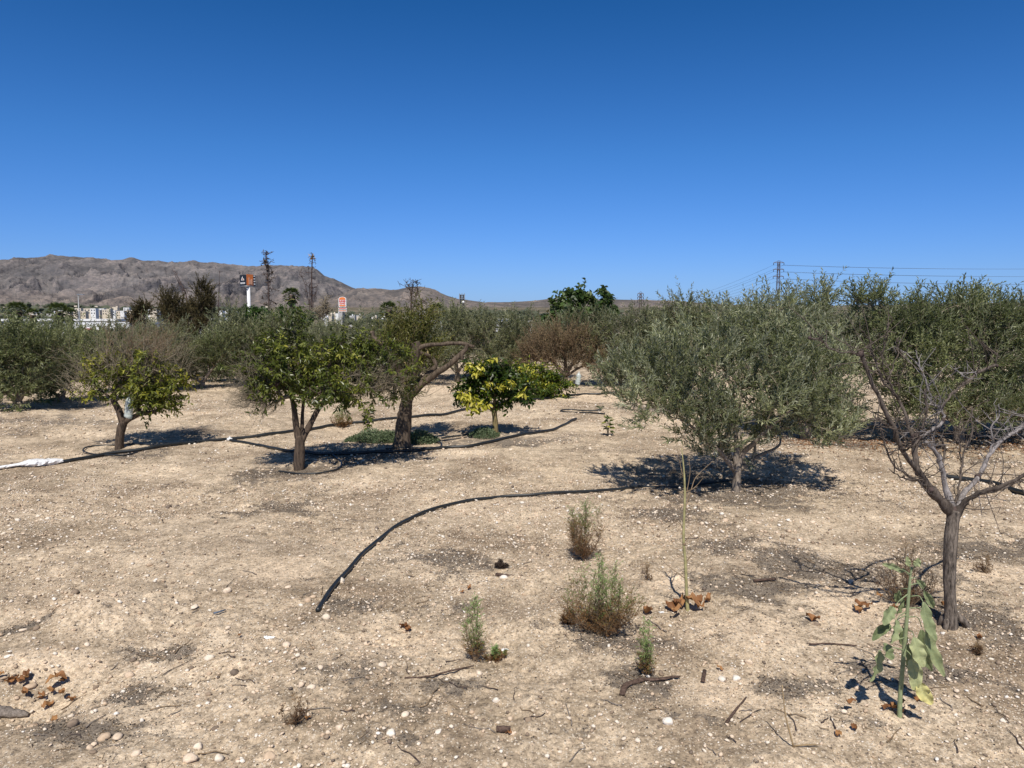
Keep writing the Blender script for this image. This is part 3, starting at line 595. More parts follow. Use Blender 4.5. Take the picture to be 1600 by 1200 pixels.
def masts():
    Y = 400; p = A(722, 459, Y); t = thing('antenna_mast', 'grey lattice antenna mast rising over the olives right of the palm', 'mast', (p[0], Y, -5))
    mb = MB(); lattice(mb, p[0], Y, -5, p[2]-.5, 2.3, 1.7, 16, .27); mb.build('lattice', DARKM, t, smooth=False)
    for dx in (-1.3, 0, 1.3):
        mb = MB(); box(mb, (p[0]+dx, Y-.8, p[2]-1.2), (.45, .3, 2.6)); mb.build('antenna', METAL, t, smooth=False)
    mb = MB(); V, Fs = tubeVF([(p[0]+.5, Y-1.2, p[2]-4.5), (p[0]+.5, Y-.8, p[2]-4.5)], [.8, .8], 12); mb.add(V, Fs); mb.build('dish', WHITE, t)
    mb = MB(); box(mb, (p[0], Y, p[2]-2.6), (3.2, 2.4, .2)); mb.build('platform', METAL, t, smooth=False)
    def pylon(px, ptop, Y, arms, hw, label, n=14):
        p = A(px, ptop, Y); t = thing('power_pylon', label, 'pylon', (p[0], Y, -5))
        mb = MB(); lattice(mb, p[0], Y, -5, p[2], 0.9 if Y < 300 else 2.2, .36 if Y < 300 else .8, n, .05*Y/150); mb.build('lattice', RUST, t, smooth=False)
        ends = []
        for ay in arms:
            z = A(px, ay, Y)[2]; w_ = hw*Y/F
            mb = MB(); beam(mb, (p[0]-w_, Y, z), (p[0]+w_, Y, z), .055*Y/150); beam(mb, (p[0]-w_, Y, z), (p[0], Y, z+.45*Y/150), .03*Y/150); beam(mb, (p[0]+w_, Y, z), (p[0], Y, z+.45*Y/150), .03*Y/150); mb.build('crossarm', RUST, t, smooth=False)
            for sg in (-1, 1):
                e = (p[0]+sg*w_, Y, z-.45*Y/150); mb = MB(); beam(mb, (p[0]+sg*w_, Y, z), e, .06*Y/150, 6); mb.build('insulator', DARKM, t); ends.append(e)
        return ends
    e1 = pylon(1217, 408.5, 150, (410.5, 421, 432), 8, 'lattice power pylon with three crossarms above the middle olive trees')
    e2 = pylon(1001, 457.5, 480, (459, 464, 469), 4.5, 'small far power pylon above the hills left of the olive trees', 10)
    far = [(150+(-1 if i % 2 == 0 else 1)*.9, 105, e1[i][2]-.9) for i in range(6)]
    for i in range(6):
        for (a, b, sag, nm) in ((e1[i], far[i], 1.6, 'running right across the sky'), (e1[i], e2[i], 5, 'falling left toward the small far pylon')):
            tt = np.linspace(0, 1, 40)[:, None]; P = np.array(a)*(1-tt)+np.array(b)*tt; P[:, 2] -= sag*4*(tt*(1-tt))[:, 0]
            mb = MB(); V, Fs = tubeVF(P, np.linspace(.016, .016 if 'right' in nm else .035, 40), 4); mb.add(V, Fs)
            lv = ['top', 'middle', 'lowest'][i//2]; sd_ = 'near' if i % 2 == 0 else 'far'
            tag(mb.build('power_line', DARKM, origin=tuple(P[0])), f'{lv} cable {nm} from the {"left" if i%2==0 else "right"} end of its crossarm', 'cable', 'power cables')
    for (px, ptop, Y, lab) in ((122, 460, 90, 'slim grey street lamp pole left of the white building'), (38, 486, 80, 'dark post rising beside the leftmost palm'), (55, 488, 100, 'short dark post between the two left palms')):
        p = A(px, ptop, Y); t = thing('street_lamp', lab, 'lamp post', (p[0], Y, -5))
        MB().add(*tubeVF([(p[0], Y, -5), (p[0], Y, p[2])], [.09, .05], 8)).build('pole', METAL if px == 122 else DARKM, t)
        mb = MB(); box(mb, (p[0]+.3, Y, p[2]), (.8, .22, .1)); mb.build('lamp_head', METAL, t, smooth=False)
masts()
# ------------------------------------------------------------------ trees
def grow(nodes, par, plen, targets, bf, seg, r):
    c0 = nodes[0]; d = np.linalg.norm(targets-np.array(nodes[-1]), axis=1); pos = np.zeros((len(nodes)+len(targets)*12, 3)); pl = np.zeros(len(pos)); n = len(nodes)
    pos[:n] = nodes; pl[:n] = plen; par = list(par); tips = []
    first = 1
    for t in targets[np.argsort(d)]:
        dd = np.linalg.norm(pos[first:n]-t, axis=1); k = int(np.argmin(dd+bf*pl[first:n]))+first; L = dd[k-first]; m = int(min(8, max(1, round(L/seg)))); a = pos[k].copy(); prev = k
        bow = r.randn(3)*L*.06 + np.array([0, 0, -L*.05])
        for q in range(1, m+1):
            f = q/m; p = a+(t-a)*f+bow*4*f*(1-f) + (r.randn(3)*L*.02 if q < m else 0)
            if n >= len(pos): pos = np.vstack([pos, np.zeros_like(pos)]); pl = np.append(pl, np.zeros_like(pl))
            pos[n] = p; pl[n] = pl[prev]+np.linalg.norm(p-pos[prev]); par.append(prev); prev = n; n += 1
        tips.append(prev)
    return pos[:n], par, tips
def tree(name, label, cat, base, Y, paths, lobes, ntar=150, twigs=4, tl=(.2, .4), up=.5, outw=.6, rnd=.5, nl=20, L=(.04, .06), W=.011, lang=40, shape='kite', fold=.25, curve=0., droop=0.,
         bark=BARK_OLIVE, twigmat=None, leaf=L_OLIVE, group=None, seed=1, bf=.25, seg=.12, rtip=.003, tipR=.0018, shell=2.4, rdepth=.85, bare=0, bmat=None, leafshift=0, leafpar=0, rtop=.9, noleaf=False, extra=None, clump=.35, upn=.6, K=5, bareL=(.15, .4)):
    """paths: list of polylines [(px,py,r,dY)...]; lobes: (px,py,rx,ry,dY)"""
    r = RS(seed); base = np.asarray(base, float)
    t = thing(name, label, cat, base, group)
    nodes = []; par = []; rad = []; trunk = MB(); first = True
    for path in paths:
        pts = [A(p[0], p[1], Y+(p[3] if len(p) > 3 else 0)) for p in path]; rr_ = [p[2]*.86 for p in path]
        if first: pts[0] = base-np.array([0, 0, .05])
        P, R = smoothpath(pts, rr_, 5); nn = 12 if max(rr_) > .02 else 8
        Rj = R*(1+.10*(vn(np.arange(len(R))*.9, np.arange(len(R))*0, seed+len(nodes))-.5)*2)
        V, Fs = tubeVF(P, Rj, nn); 
        if max(rr_) > .02:
            V = V + (np.stack([vn(V[:, 0]*14+V[:, 2]*2, V[:, 1]*14, 5), vn(V[:, 1]*14, V[:, 0]*14+V[:, 2]*2, 6), vn(V[:, 2]*6, V[:, 0]*12, 7)], 1)-.5)*np.repeat(R, nn)[:, None]*.55
        if first:
            k = np.exp(-np.arange(len(P))*(.55)) ; V = (V.reshape(len(P), nn, 3)-P[:, None])*(1+.22*k[:, None, None])+P[:, None]; V = V.reshape(-1, 3)
        trunk.add(V, Fs)
        # attach
        if first: pid = -1
        else: pid = int(np.argmin(np.linalg.norm(np.array(nodes)-P[0], axis=1)))
        for k_, p in enumerate(P[::2]):
            nodes.append(p); par.append(pid); pid = len(nodes)-1
        if first: first_n = len(nodes)
        first = False
    trunk.build('trunk', bark, t)
    plen = [0.0]*len(nodes)
    for i in range(1, len(nodes)): plen[i] = plen[par[i]]+np.linalg.norm(nodes[i]-nodes[par[i]]) if par[i] >= 0 else 0
    # crown targets
    w_ = np.array([l[2]*l[3] for l in lobes], float); w_ = w_**.8/(w_**.8).sum(); T = []; cen = []
    for i, l in enumerate(lobes):
        k = max(3, int(ntar*w_[i])); dY = l[4] if len(l) > 4 else 0; c = A(l[0], l[1], Y+dY); rx = l[2]/F*(Y+dY); rz = l[3]/F*(Y+dY); ry = rx*rdepth
        v = nrm(r.randn(k, 3)); rr2 = r.rand(k, 1)**(1/shell); T.append(c+v*rr2*np.array([rx, ry, rz])*rtop); cen.append(np.repeat(c[None], k, 0))
    T = np.concatenate(T); cen = np.concatenate(cen); 
    zmin = float(hgt(base[0], base[1]))+.08; ok = T[:, 2] > zmin; T = T[ok]; cen = cen[ok]
    # remember centre for each tip by nearest target
    pos, par, tips = grow(nodes, par, plen, T, bf, seg, r); n = len(pos); n0 = len(nodes)
    cnt = np.zeros(n)
    for k in tips: cnt[k] += 1
    for i in range(n-1, 0, -1):
        if par[i] >= 0: cnt[par[i]] += cnt[i]
    rad = rtip*np.maximum(cnt, 1)**.48
    child = {}
    for i in range(n0, n): child.setdefault(par[i], []).append(i)
    br = MB()
    starts = [(par[i], i) for i in range(n0, n) if par[i] < n0]
    while starts:
        p0, i = starts.pop(); path = [p0, i]
        while i in child:
            ch = sorted(child[i], key=lambda q: -cnt[q]); 
            for c_ in ch[1:]: starts.append((i, c_))
            i = ch[0]; path.append(i)
        P = pos[path]; R = rad[path].copy(); R[0] = min(R[1]*1.15, R[0]); R[-1] *= .6
        if R.max() > .006: P, R = smoothpath(P, R, 2)
        br.add(*tubeVF(P, R, 6 if R.max() > .012 else (4 if R.max() > .006 else 3), False))
    # twigs
    tipi = np.array([int(np.argmin(np.linalg.norm(T-pos[k], axis=1))) for k in tips])
    tp = np.repeat(pos[tips], twigs, 0); cc = np.repeat(cen[tipi], twigs, 0); M = len(tp)
    if M:
        # start back along the parent edge a little
        pp = np.repeat(pos[[par[k] for k in tips]], twigs, 0); f = r.rand(M, 1)*.9; tp = tp+(pp-tp)*f
        o_ = nrm(tp-cc + r.randn(M, 3)*.02); D = nrm(o_*outw+np.array([0, 0, 1.])*up+r.randn(M, 3)*rnd); Ln = r.uniform(tl[0], tl[1], M)
        side = nrm(r.randn(M, 3)); tt = np.linspace(0, 1, K)
        g_ = np.array([0, 0, 1.])*curve
        P = tp[:, None]+D[:, None]*(Ln[:, None]*tt)[..., None]+(side*Ln[:, None]*.10)[:, None]*(tt**2)[None, :, None]+g_[None, None]*(Ln[:, None]*tt**2)[..., None]
        P[..., 2] = np.maximum(P[..., 2], zmin-.05)
        Rt = np.broadcast_to(tipR*(1-.75*tt)[None], (M, K)); batch_tubes(br, P, Rt, 3)
        if bare:   # dead twigs: every tip also carries side shoots without leaves
            kb = max(1, int(M*bare)); idx = r.randint(0, M, kb); q = r.randint(1, K, kb); B = P[idx, q]; D2 = nrm(D[idx]*.8+r.randn(kb, 3)*.7+np.array([0, 0, .25])); L2 = r.uniform(bareL[0], bareL[1], kb)*.7
            P2 = B[:, None]+D2[:, None]*(L2[:, None]*np.linspace(0, 1, 4))[..., None]+(r.randn(kb, 3)*.15)[:, None]*(L2[:, None]*np.linspace(0, 1, 4)**2)[..., None]; batch_tubes(br, P2, np.broadcast_to(tipR*.8*(1-.7*np.linspace(0, 1, 4))[None], (kb, 4)), 3)
        if not noleaf:
            lf = MB(); NL = nl; s = (np.arange(NL)+.5)/NL
            s = np.clip(s[None]*.92+.08+r.randn(M, NL)*.02, 0, 1)
            si = s*(K-1); i0 = np.minimum(si.astype(int), K-2); fr = (si-i0)[..., None]; ar = np.arange(M)[:, None]
            B = P[ar, i0]*(1-fr)+P[ar, i0+1]*fr; Tn = nrm(P[ar, i0+1]-P[ar, i0])
            S1 = nrm(np.cross(Tn, np.array([.13, .2, 1.]))); S2 = np.cross(Tn, S1); ph = r.uniform(0, 6.28, (M, 1))+np.arange(NL)[None]*2.4+r.randn(M, NL)*.4
            S = S1*np.cos(ph)[..., None]+S2*np.sin(ph)[..., None]; an = np.radians(lang)+r.randn(M, NL)*.25
            Dl = Tn*np.cos(an)[..., None]+S*np.sin(an)[..., None]; Dl[..., 2] -= droop*.8
            Nn = nrm(Tn*.5-S*.4+np.array([0, 0, upn])+r.randn(M, NL, 3)*.45)
            tw = r.rand(M, 1)*clump+r.rand(M, NL)*(1-clump)+leafshift
            cu = fbm(B[..., 0]*2.2+B[..., 2]*1.3, B[..., 1]*2.2+B[..., 2]*1.7, 2, seed)
            tw = np.clip(tw*.75+(cu-.5)*.9+.12, 0, 1)
            keep = (r.rand(M, NL) > .08+leafpar*sstep(.4, .6, fbm(B[..., 0]*3, B[..., 2]*3+B[..., 1], 2, seed+9))).ravel()
            LL = r.uniform(L[0], L[1], M*NL)
            leaves(lf, B.reshape(-1, 3)[keep], Dl.reshape(-1, 3)[keep], Nn.reshape(-1, 3)[keep], LL[keep], (LL*W/((L[0]+L[1])/2))[keep], tw.ravel()[keep], shape, fold, .12)
            if extra: extra(lf, P, r)
            lf.build('foliage', leaf, t, smooth=False)
    br.build('branches', twigmat or bark, t)
    return t
OL = dict(bark=BARK_OLIVE, twigmat=TWIG_GREY)
# the near olive
b = G(1150, 768); Yb = b[1]
tree('olive_tree', 'grey-green olive with a short pale trunk where the curved black hose ends, nearest olive', 'olive tree', b, Yb,
     [[(1150, 768, .055), (1152, 740, .05), (1153, 728, .045)], [(1153, 735, .04), (1160, 710, .03), (1180, 690, .025, -.1), (1205, 665, .02, -.2), (1235, 640, .012, -.3)], [(1150, 735, .035), (1152, 700, .028), (1150, 665, .02, .1), (1160, 610, .014, .2)],
      [(1148, 735, .03), (1120, 700, .022, -.1), (1085, 670, .015, -.2), (1050, 640, .01, -.2)], [(1155, 735, .03), (1180, 715, .018, .3), (1215, 698, .014, .5), (1220, 680, .01, .7)], [(1148, 730, .028), (1130, 690, .02, .3), (1110, 640, .014, .6)]],
     [(1130, 590, 125, 75, 0), (1055, 595, 88, 65, -.1), (1025, 640, 62, 42, -.3), (1235, 605, 88, 80, .1), (1295, 625, 58, 60, 0), (1190, 550, 95, 50, .3), (1090, 540, 75, 38, .2), (1270, 560, 65, 42, .3), (1090, 665, 60, 42, -.3), (1265, 675, 62, 36, -.2), (1195, 640, 70, 36, -.3), (985, 585, 42, 38, 0), (1122, 695, 34, 28, -.2), (1165, 690, 30, 20, .2), (1120, 480, 20, 14, .2), (1215, 478, 24, 14, .4), (1165, 515, 40, 20, .5), (1230, 515, 40, 20, .6), (1110, 712, 22, 16, .1), (960, 610, 30, 30, 0), (1310, 680, 30, 25, -.1)],
     ntar=560, twigs=3, tl=(.14, .32), up=.70, outw=.5, rnd=.42, nl=26, L=(.036, .062), W=.0122, lang=32, seed=11, rtip=.0021, tipR=.0013, curve=.10, leaf=L_OLIVE, **OL)
farO = dict(twigs=3, nl=18, L=(.06, .09), W=.017, lang=34, rtip=.003, tipR=.002, up=.7, outw=.5, rnd=.4, tl=(.2, .5), seg=.2, **OL)
go = 'olive trees standing round the far edge of the orchard'
def olive(label, bx, by, Y, lobes, ntar, seed, leaf=L_OLIVEFAR, grp=None, Ld=None, **kw):
    bb = G(bx, by) if by else None
    if Y is None: Y = bb[1]
    if bb is None: a = A(bx, 600, Y); bb = np.array([a[0], Y, float(hgt(a[0], Y))])
    pb = (bb[2]-CH)
    c = lobes[0]
    # pixel of base
    z0 = bb; cx, cy = c[0], c[1]+c[3]*.6
    bp = None
    yb_px = by or 600+F*(-(bb[2]-CH)/Y - math.tan(PITCH))/(1+0)  
    dY = bb[1]-Y
    d = dict(farO); d.update(kw)
    r = RS(seed); paths = [[(bx, yb_px, .07, dY), (bx+(cx-bx)*.2, yb_px-(yb_px-cy)*.35, .06, dY*.6)]]
    m = paths[0][-1]
    for l in lobes[:5]: paths.append([(m[0], m[1], .045, m[3]), ((m[0]+l[0])/2+r.uniform(-6, 6), (m[1]+l[1]+l[3]*.4)/2, .03, (l[4] if len(l) > 4 else 0)*.5), (l[0], l[1]+l[3]*.3, .015, l[4] if len(l) > 4 else 0)])
    return tree('olive_tree', label, 'olive tree', bb, Y, paths, lobes, ntar=ntar, seed=seed, leaf=leaf, group=grp, **d)
olive('large dense dark olive tree filling the right edge behind the bare tree', 1500, 690, None, [(1490, 560, 105, 95, 0), (1600, 575, 110, 100, .2), (1405, 570, 70, 80, 0), (1560, 515, 110, 42, .3), (1420, 515, 60, 42, .2), (1368, 485, 22, 22, .3), (1490, 480, 40, 20, .5), (1690, 570, 100, 95, .5), (1480, 640, 110, 35, -.3), (1600, 650, 90, 35, -.3), (1340, 470, 22, 20, .4), (1530, 482, 50, 14, .5)], 1050, 21, L_OLIVEDK, nl=20, L=(.045, .075), W=.0155, tl=(.2, .42))
olive('tall olive tree rising directly behind the nearest olive under the pylon', 1262, 686, None, [(1215, 525, 75, 45, .2), (1268, 515, 45, 45, .6), (1170, 525, 55, 42, .3), (1280, 478, 20, 20, .6), (1255, 580, 80, 50, 0), (1290, 645, 60, 40, 0), (1330, 540, 40, 50, .4), (1225, 480, 18, 10, .5)], 520, 22, L_OLIVE, L=(.05, .08), W=.015)
olive('slender olive with loose top shoots left behind the nearest olive', 1075, 622, None, [(1070, 520, 48, 34), (1050, 485, 10, 12), (1110, 515, 50, 30), (1040, 560, 40, 40), (1072, 478, 9, 10), (1140, 510, 40, 26)], 260, 23)
olive('broad olive tree between the reddish tree and the nearest olive', 945, 603, None, [(950, 535, 62, 48), (990, 520, 50, 42), (915, 520, 45, 35), (970, 570, 50, 32), (1020, 510, 30, 30)], 330, 24)
olive('grey-green olive at the far field edge just left of the reddish tree', 790, 598, None, [(790, 540, 45, 42), (760, 530, 45, 40), (815, 520, 40, 30), (780, 570, 45, 25)], 260, 25)
olive('grey-green olive at the far field edge behind the sawn limb', 715, 596, None, [(715, 530, 50, 45), (690, 545, 45, 40), (740, 520, 35, 32), (700, 500, 20, 14)], 260, 26)
olive('pale olive behind the gap between the leafy citrus and the sawn tree', 600, 600, None, [(600, 535, 48, 35), (560, 530, 45, 30), (630, 550, 30, 35)], 230, 27)
olive('olive tree at the field edge left behind the leafy citrus', 395, 602, None, [(385, 545, 42, 46), (360, 525, 35, 38), (420, 540, 35, 42), (350, 565, 28, 28), (450, 525, 40, 34)], 300, 28)
olive('olive tree in front of the brown feathery tree, right of the half-dead citrus', 315, 606, None, [(325, 560, 28, 30), (350, 545, 25, 30), (290, 575, 30, 22)], 160, 29, L_OLIVEDK)
olive('olive tree standing behind the half-dead citrus', 215, 612, None, [(215, 550, 55, 42), (250, 540, 45, 38), (175, 555, 45, 40), (150, 570, 45, 38)], 330, 30, L_OLIVEFAR)
olive('large olive cut by the left edge of the photo', 28, 640, None, [(30, 575, 60, 52), (-30, 570, 60, 60), (60, 550, 45, 40), (10, 540, 55, 35), (20, 615, 50, 22)], 460, 31, L_OLIVEDK, nl=20, L=(.05, .08))
olive('low dark olive next to the one cut by the left edge', 98, 628, None, [(95, 580, 40, 42), (120, 560, 35, 38), (75, 600, 30, 28)], 280, 32, L_OLIVEDK)
for k, (x_, yt, lab) in enumerate([(70, 530, 'hazy olive seen over the left olive crowns'), (170, 533, 'hazy olive below the long white building'), (470, 528, 'hazy olive behind the top of the leafy citrus'), (540, 530, 'hazy olive below the small orange sign'), (650, 530, 'hazy olive below the bare dead tree top'), (850, 532, 'hazy olive behind the reddish tree'), (1040, 520, 'hazy olive behind the slender olive with loose shoots'), (1390, 500, 'hazy olive between the two big right-hand olives')]):
    olive(lab, x_, None, 25+k % 3*2, [(x_, yt+6, 42, 25), (x_-35, yt+8, 30, 22), (x_+35, yt+4, 30, 24), (x_, yt+30, 55, 25)], 150, 40+k, L_OLIVEFAR, L=(.09, .14), W=.028, tl=(.3, .6))
for k, (bx, by, lb, lab) in enumerate([(335, 597, [(335, 560, 30, 32), (350, 575, 25, 20)], 'small dark olive filling the gap right of the brown feathery tree'), (500, 603, [(500, 555, 45, 32), (470, 570, 38, 30), (535, 565, 35, 30)], 'grey olive hidden behind the leafy citrus crown'), (555, 606, [(555, 560, 42, 30), (585, 570, 35, 26)], 'low olive in the gap before the sawn tree'), (665, 600, [(665, 560, 38, 30), (640, 570, 30, 24)], 'low olive behind the trunk fork of the sawn tree'), (835, 592, [(835, 530, 50, 30), (800, 560, 40, 28), (870, 545, 40, 30)], 'olive standing close behind the reddish brown tree'), (255, 606, [(250, 565, 35, 34), (270, 580, 30, 20)], 'dark olive between the half-dead citrus and the feathery tree'), (1010, 606, [(1010, 560, 45, 38), (1040, 575, 30, 25)], 'olive half hidden at the left flank of the nearest olive')]):
    olive(lab, bx, by, None, lb, 190, 90+k, L_OLIVEFAR)
# leafy citrus
CI = dict(twigmat=TWIG_DARK, bark=BARK_CIT, shape='hex', lang=55, fold=.12, droop=.45, up=.12, outw=.6, rnd=.6, upn=.9)
b = G(467, 733)
tree('citrus_tree', 'leafy green citrus tree on two dark stems left of the sawn tree', 'citrus tree', b, b[1],
     [[(467, 733, .06), (469, 700, .055), (468, 680, .05)], [(468, 690, .045), (463, 665, .038), (459, 635, .03), (450, 600, .018)], [(470, 690, .045), (482, 668, .036, .05), (497, 640, .03, .1), (512, 622, .022, .2), (545, 600, .015, .2)], [(472, 685, .03), (473, 645, .02, .1), (478, 600, .015, .1)]],
     [(450, 580, 62, 40), (515, 578, 62, 40, .2), (575, 572, 50, 36, .1), (420, 565, 35, 40, .1), (455, 540, 50, 22, .2), (625, 585, 38, 36, 0), (395, 585, 22, 26, 0), (590, 545, 35, 20, .2), (425, 605, 32, 20, -.2), (510, 605, 60, 18, -.2), (450, 508, 16, 12, .2), (545, 540, 32, 18, .2), (555, 612, 45, 16, 0)],
     ntar=310, twigs=3, tl=(.12, .28), nl=19, L=(.038, .062), W=.0185, leaf=L_CIT, seed=51, rtip=.0028, tipR=.0018, bare=.5, leafpar=.35, **CI)
# bare twiggy left skirt of that tree is a part of its crown
def dead_twigs(parent, name, Y, lobes, n, seed, mat, root, tipR=.0016, twigs=5, tl=(.12, .3)):
    pass
# T1 half-dead citrus
b = G(186, 700)
t1 = tree('citrus_tree', 'half-dead citrus tree with bare twigs above and a clear bottle in its fork', 'citrus tree', b, b[1],
     [[(186, 700, .065), (189, 675, .055), (194, 658, .055)], [(193, 660, .05), (186, 640, .042), (178, 622, .038), (188, 600, .025), (198, 580, .018)], [(196, 660, .04), (215, 648, .03), (240, 643, .026), (262, 632, .015)], [(180, 625, .02), (160, 612, .014), (140, 590, .008)]],
     [(215, 615, 40, 20), (250, 610, 38, 24), (278, 608, 20, 20), (142, 625, 18, 12), (225, 590, 50, 20), (175, 595, 30, 20), (245, 628, 30, 10), (160, 575, 30, 18), (240, 565, 40, 18)],
     ntar=180, twigs=3, tl=(.10, .26), nl=13, L=(.042, .065), W=.021, leaf=L_CITDRY, seed=52, rtip=.003, tipR=.0022, leafpar=.4, bare=.3, **CI)
def bare_crown(tname, parent, Y, base_pt, lobes, ntar, seed, mat, twigs=4, tl=(.15, .35), up=.7, rnd=.5, rtip=.0028, tipR=.002, bare=1.2):
    r = RS(seed); T = []; cen = []
    for l in lobes:
        k = max(3, int(ntar*l[2]*l[3]/sum(q[2]*q[3] for q in lobes))); c = A(l[0], l[1], Y); v = nrm(r.randn(k, 3))*r.rand(k, 1)**.4
        T.append(c+v*np.array([l[2], l[2]*.8, l[3]])/F*Y)
    T = np.concatenate(T); nodes = [np.asarray(base_pt)]
    nodes.append(nodes[0]+np.array([0, 0, .04])); pos, par, tips = grow(nodes, [-1, 0], [0, .04], T, .25, .14, r); n = len(pos); cnt = np.zeros(n)
    for k in tips: cnt[k] += 1
    for i in range(n-1, 0, -1): cnt[par[i]] += cnt[i]
    rad = rtip*np.maximum(cnt, 1)**.45; mb = MB(); child = {}
    for i in range(2, n): child.setdefault(par[i], []).append(i)
    st = [(par[i], i) for i in child.get(0, [])+child.get(1, [])]
    while st:
        p0, i = st.pop(); path = [p0, i]
        while i in child:
            ch = sorted(child[i], key=lambda q: -cnt[q]); st += [(i, c) for c in ch[1:]]; i = ch[0]; path.append(i)
        R = rad[path].copy(); R[0] = R[1]; R[-1] *= .6; mb.add(*tubeVF(pos[path], R, 4, False))
    tp = np.repeat(pos[tips], twigs, 0); M = len(tp); D = nrm(nrm(tp-np.asarray(base_pt))*.6+np.array([0, 0, up])+r.randn(M, 3)*rnd); Ln = r.uniform(tl[0], tl[1], M); tt = np.linspace(0, 1, 5)
    P = tp[:, None]+D[:, None]*(Ln[:, None]*tt)[..., None]+(r.randn(M, 3)*.12)[:, None]*(Ln[:, None]*tt**2)[..., None]
    batch_tubes(mb, P, np.broadcast_to(tipR*(1-.7*tt)[None], (M, 5)), 3)
    kb = int(M*bare); idx = r.randint(0, M, kb); q = r.randint(1, 5, kb); B = P[idx, q]; D2 = nrm(D[idx]*.7+r.randn(kb, 3)*.6); L2 = r.uniform(.05, .16, kb)
    P2 = B[:, None]+D2[:, None]*(L2[:, None]*np.linspace(0, 1, 3))[..., None]; batch_tubes(mb, P2, np.broadcast_to(tipR*.8*(1-.6*np.linspace(0, 1, 3))[None], (kb, 3)), 3)
    o = mb.build(tname, mat, parent); return o
o = bare_crown('dead_twigs', t1, b[1], A(186, 612, b[1]), [(210, 575, 80, 32), (160, 580, 58, 32), (250, 575, 48, 30), (205, 545, 58, 25), (125, 605, 25, 18)], 160, 61, TWIG_GREY, tl=(.12, .34)); o['label'] = 'bare grey-brown dead twigs standing over the leaves'
o = bare_crown('dead_twigs', t1, b[1]+.2, A(200, 600, b[1]), [(215, 540, 60, 28), (235, 560, 50, 30)], 50, 62, TWIG_RED, tl=(.15, .36)); o['label'] = 'reddish dead twigs in the top'
ci = [o for o in C.objects if o.get('label', '').startswith('leafy green citrus')][0]; Yc = ci.location[1]
o = bare_crown('dead_twigs', ci, Yc-.1, A(452, 625, Yc), [(400, 600, 30, 35), (415, 628, 28, 14), (388, 628, 16, 14)], 130, 63, TWIG_GREY, tl=(.1, .26), up=.1); o['label'] = 'bare grey twigs on the left flank'
o = bare_crown('dead_twigs', ci, Yc-.1, A(510, 622, Yc), [(570, 600, 40, 22), (600, 600, 24, 25)], 70, 64, TWIG_GREY, tl=(.1, .24), up=.2)
# bottle hanging in T1
def bottle(px, py, Y, H, label, R=.048):
    p = A(px, py, Y); m, nt = newmat('clear plastic'); pb = prin(nt, (.62, .68, .66), .25, .5); tr = nt.nodes.new('ShaderNodeBsdfTransparent'); tr.inputs[0].default_value = (.9, .95, .94, 1)
    mx = nt.nodes.new('ShaderNodeMixShader'); mx.inputs[0].default_value = .62; nt.links.new(tr.outputs[0], mx.inputs[1]); nt.links.new(pb.outputs[0], mx.inputs[2]); out(nt, mx.outputs[0])
    prof = [(0, .0), (.85, .0), (1, .03), (1, .12), (.93, .15), (1, .18), (1, .3), (.94, .33), (1, .36), (1, .48), (.94, .51), (1, .54), (1, .68), (.85, .80), (.45, .9), (.30, .93), (.30, .97)]
    t = thing('plastic_bottle', label, 'bottle', p-np.array([0, 0, H/2])); P = np.array([[p[0]+.01*f, p[1], p[2]-H/2+f*H] for _, f in prof]); P[:, 0] += np.linspace(0, .03, len(P))
    MB().add(*tubeVF(P, [max(.002, a*R) for a, _ in prof], 18)).build('body', m, t)
    MB().add(*tubeVF([P[-1], P[-1]+np.array([.002, 0, H*.05])], [R*.34, R*.34], 12)).build('cap', WHITE, t)
bottle(199, 635, float(b[1])-.12, .27, 'crumpled clear plastic bottle hanging in the fork of the half-dead citrus')
# T3 sawn tree
b = G(627, 699)
t3 = tree('pruned_tree', 'thick-trunked tree with long sawn-off brown limbs and sparse green shoots', 'tree', b, b[1],
     [[(627, 699, .104), (630, 665, .092), (634, 635, .086), (640, 612, .086)], [(637, 622, .085), (641, 590, .075), (646, 565, .07), (650, 542, .06), (648, 534, .05)], [(650, 545, .034), (665, 540, .030), (690, 538, .027, -.05), (715, 536, .026, -.1), (728, 538, .026, -.1), (741, 542, .022, -.1)],
      [(642, 618, .060), (660, 600, .047, -.05), (685, 582, .042, -.1), (708, 565, .037, -.15), (726, 548, .032, -.15), (731, 536, .022, -.15)], [(640, 615, .05), (626, 585, .040, -.12), (612, 556, .036, -.25), (598, 538, .032, -.3), (584, 527, .030, -.3), (581, 517, .03, -.3)],
      [(614, 556, .018, -.25), (622, 549, .016, -.2), (632, 550, .012, -.1), (640, 560, .01)], [(648, 606, .045, .1), (665, 588, .04, .25), (680, 572, .036, .3), (672, 558, .03, .3), (655, 550, .024, .2)], [(728, 546, .02, -.15), (722, 552, .03, -.18), (722, 562, .026, -.18)]],
     [(620, 545, 38, 32, .4), (650, 530, 40, 30, .5), (610, 590, 30, 40, .3), (640, 625, 20, 12, -.15), (670, 560, 25, 25, .5), (655, 508, 25, 16, .5), (590, 560, 25, 30, .3)],
     ntar=210, twigs=3, tl=(.15, .38), up=.9, outw=.3, rnd=.3, nl=13, L=(.04, .065), W=.016, lang=45, leaf=L_POM, seed=53, bark=BARK_PRUNED, twigmat=LIME, rtip=.0026, tipR=.002, curve=.1, bare=.4)
o = bare_crown('dead_twigs', t3, b[1]+.2, A(640, 612, b[1]), [(600, 590, 30, 30), (655, 600, 20, 25)], 60, 66, TWIG_GREY, up=.6)
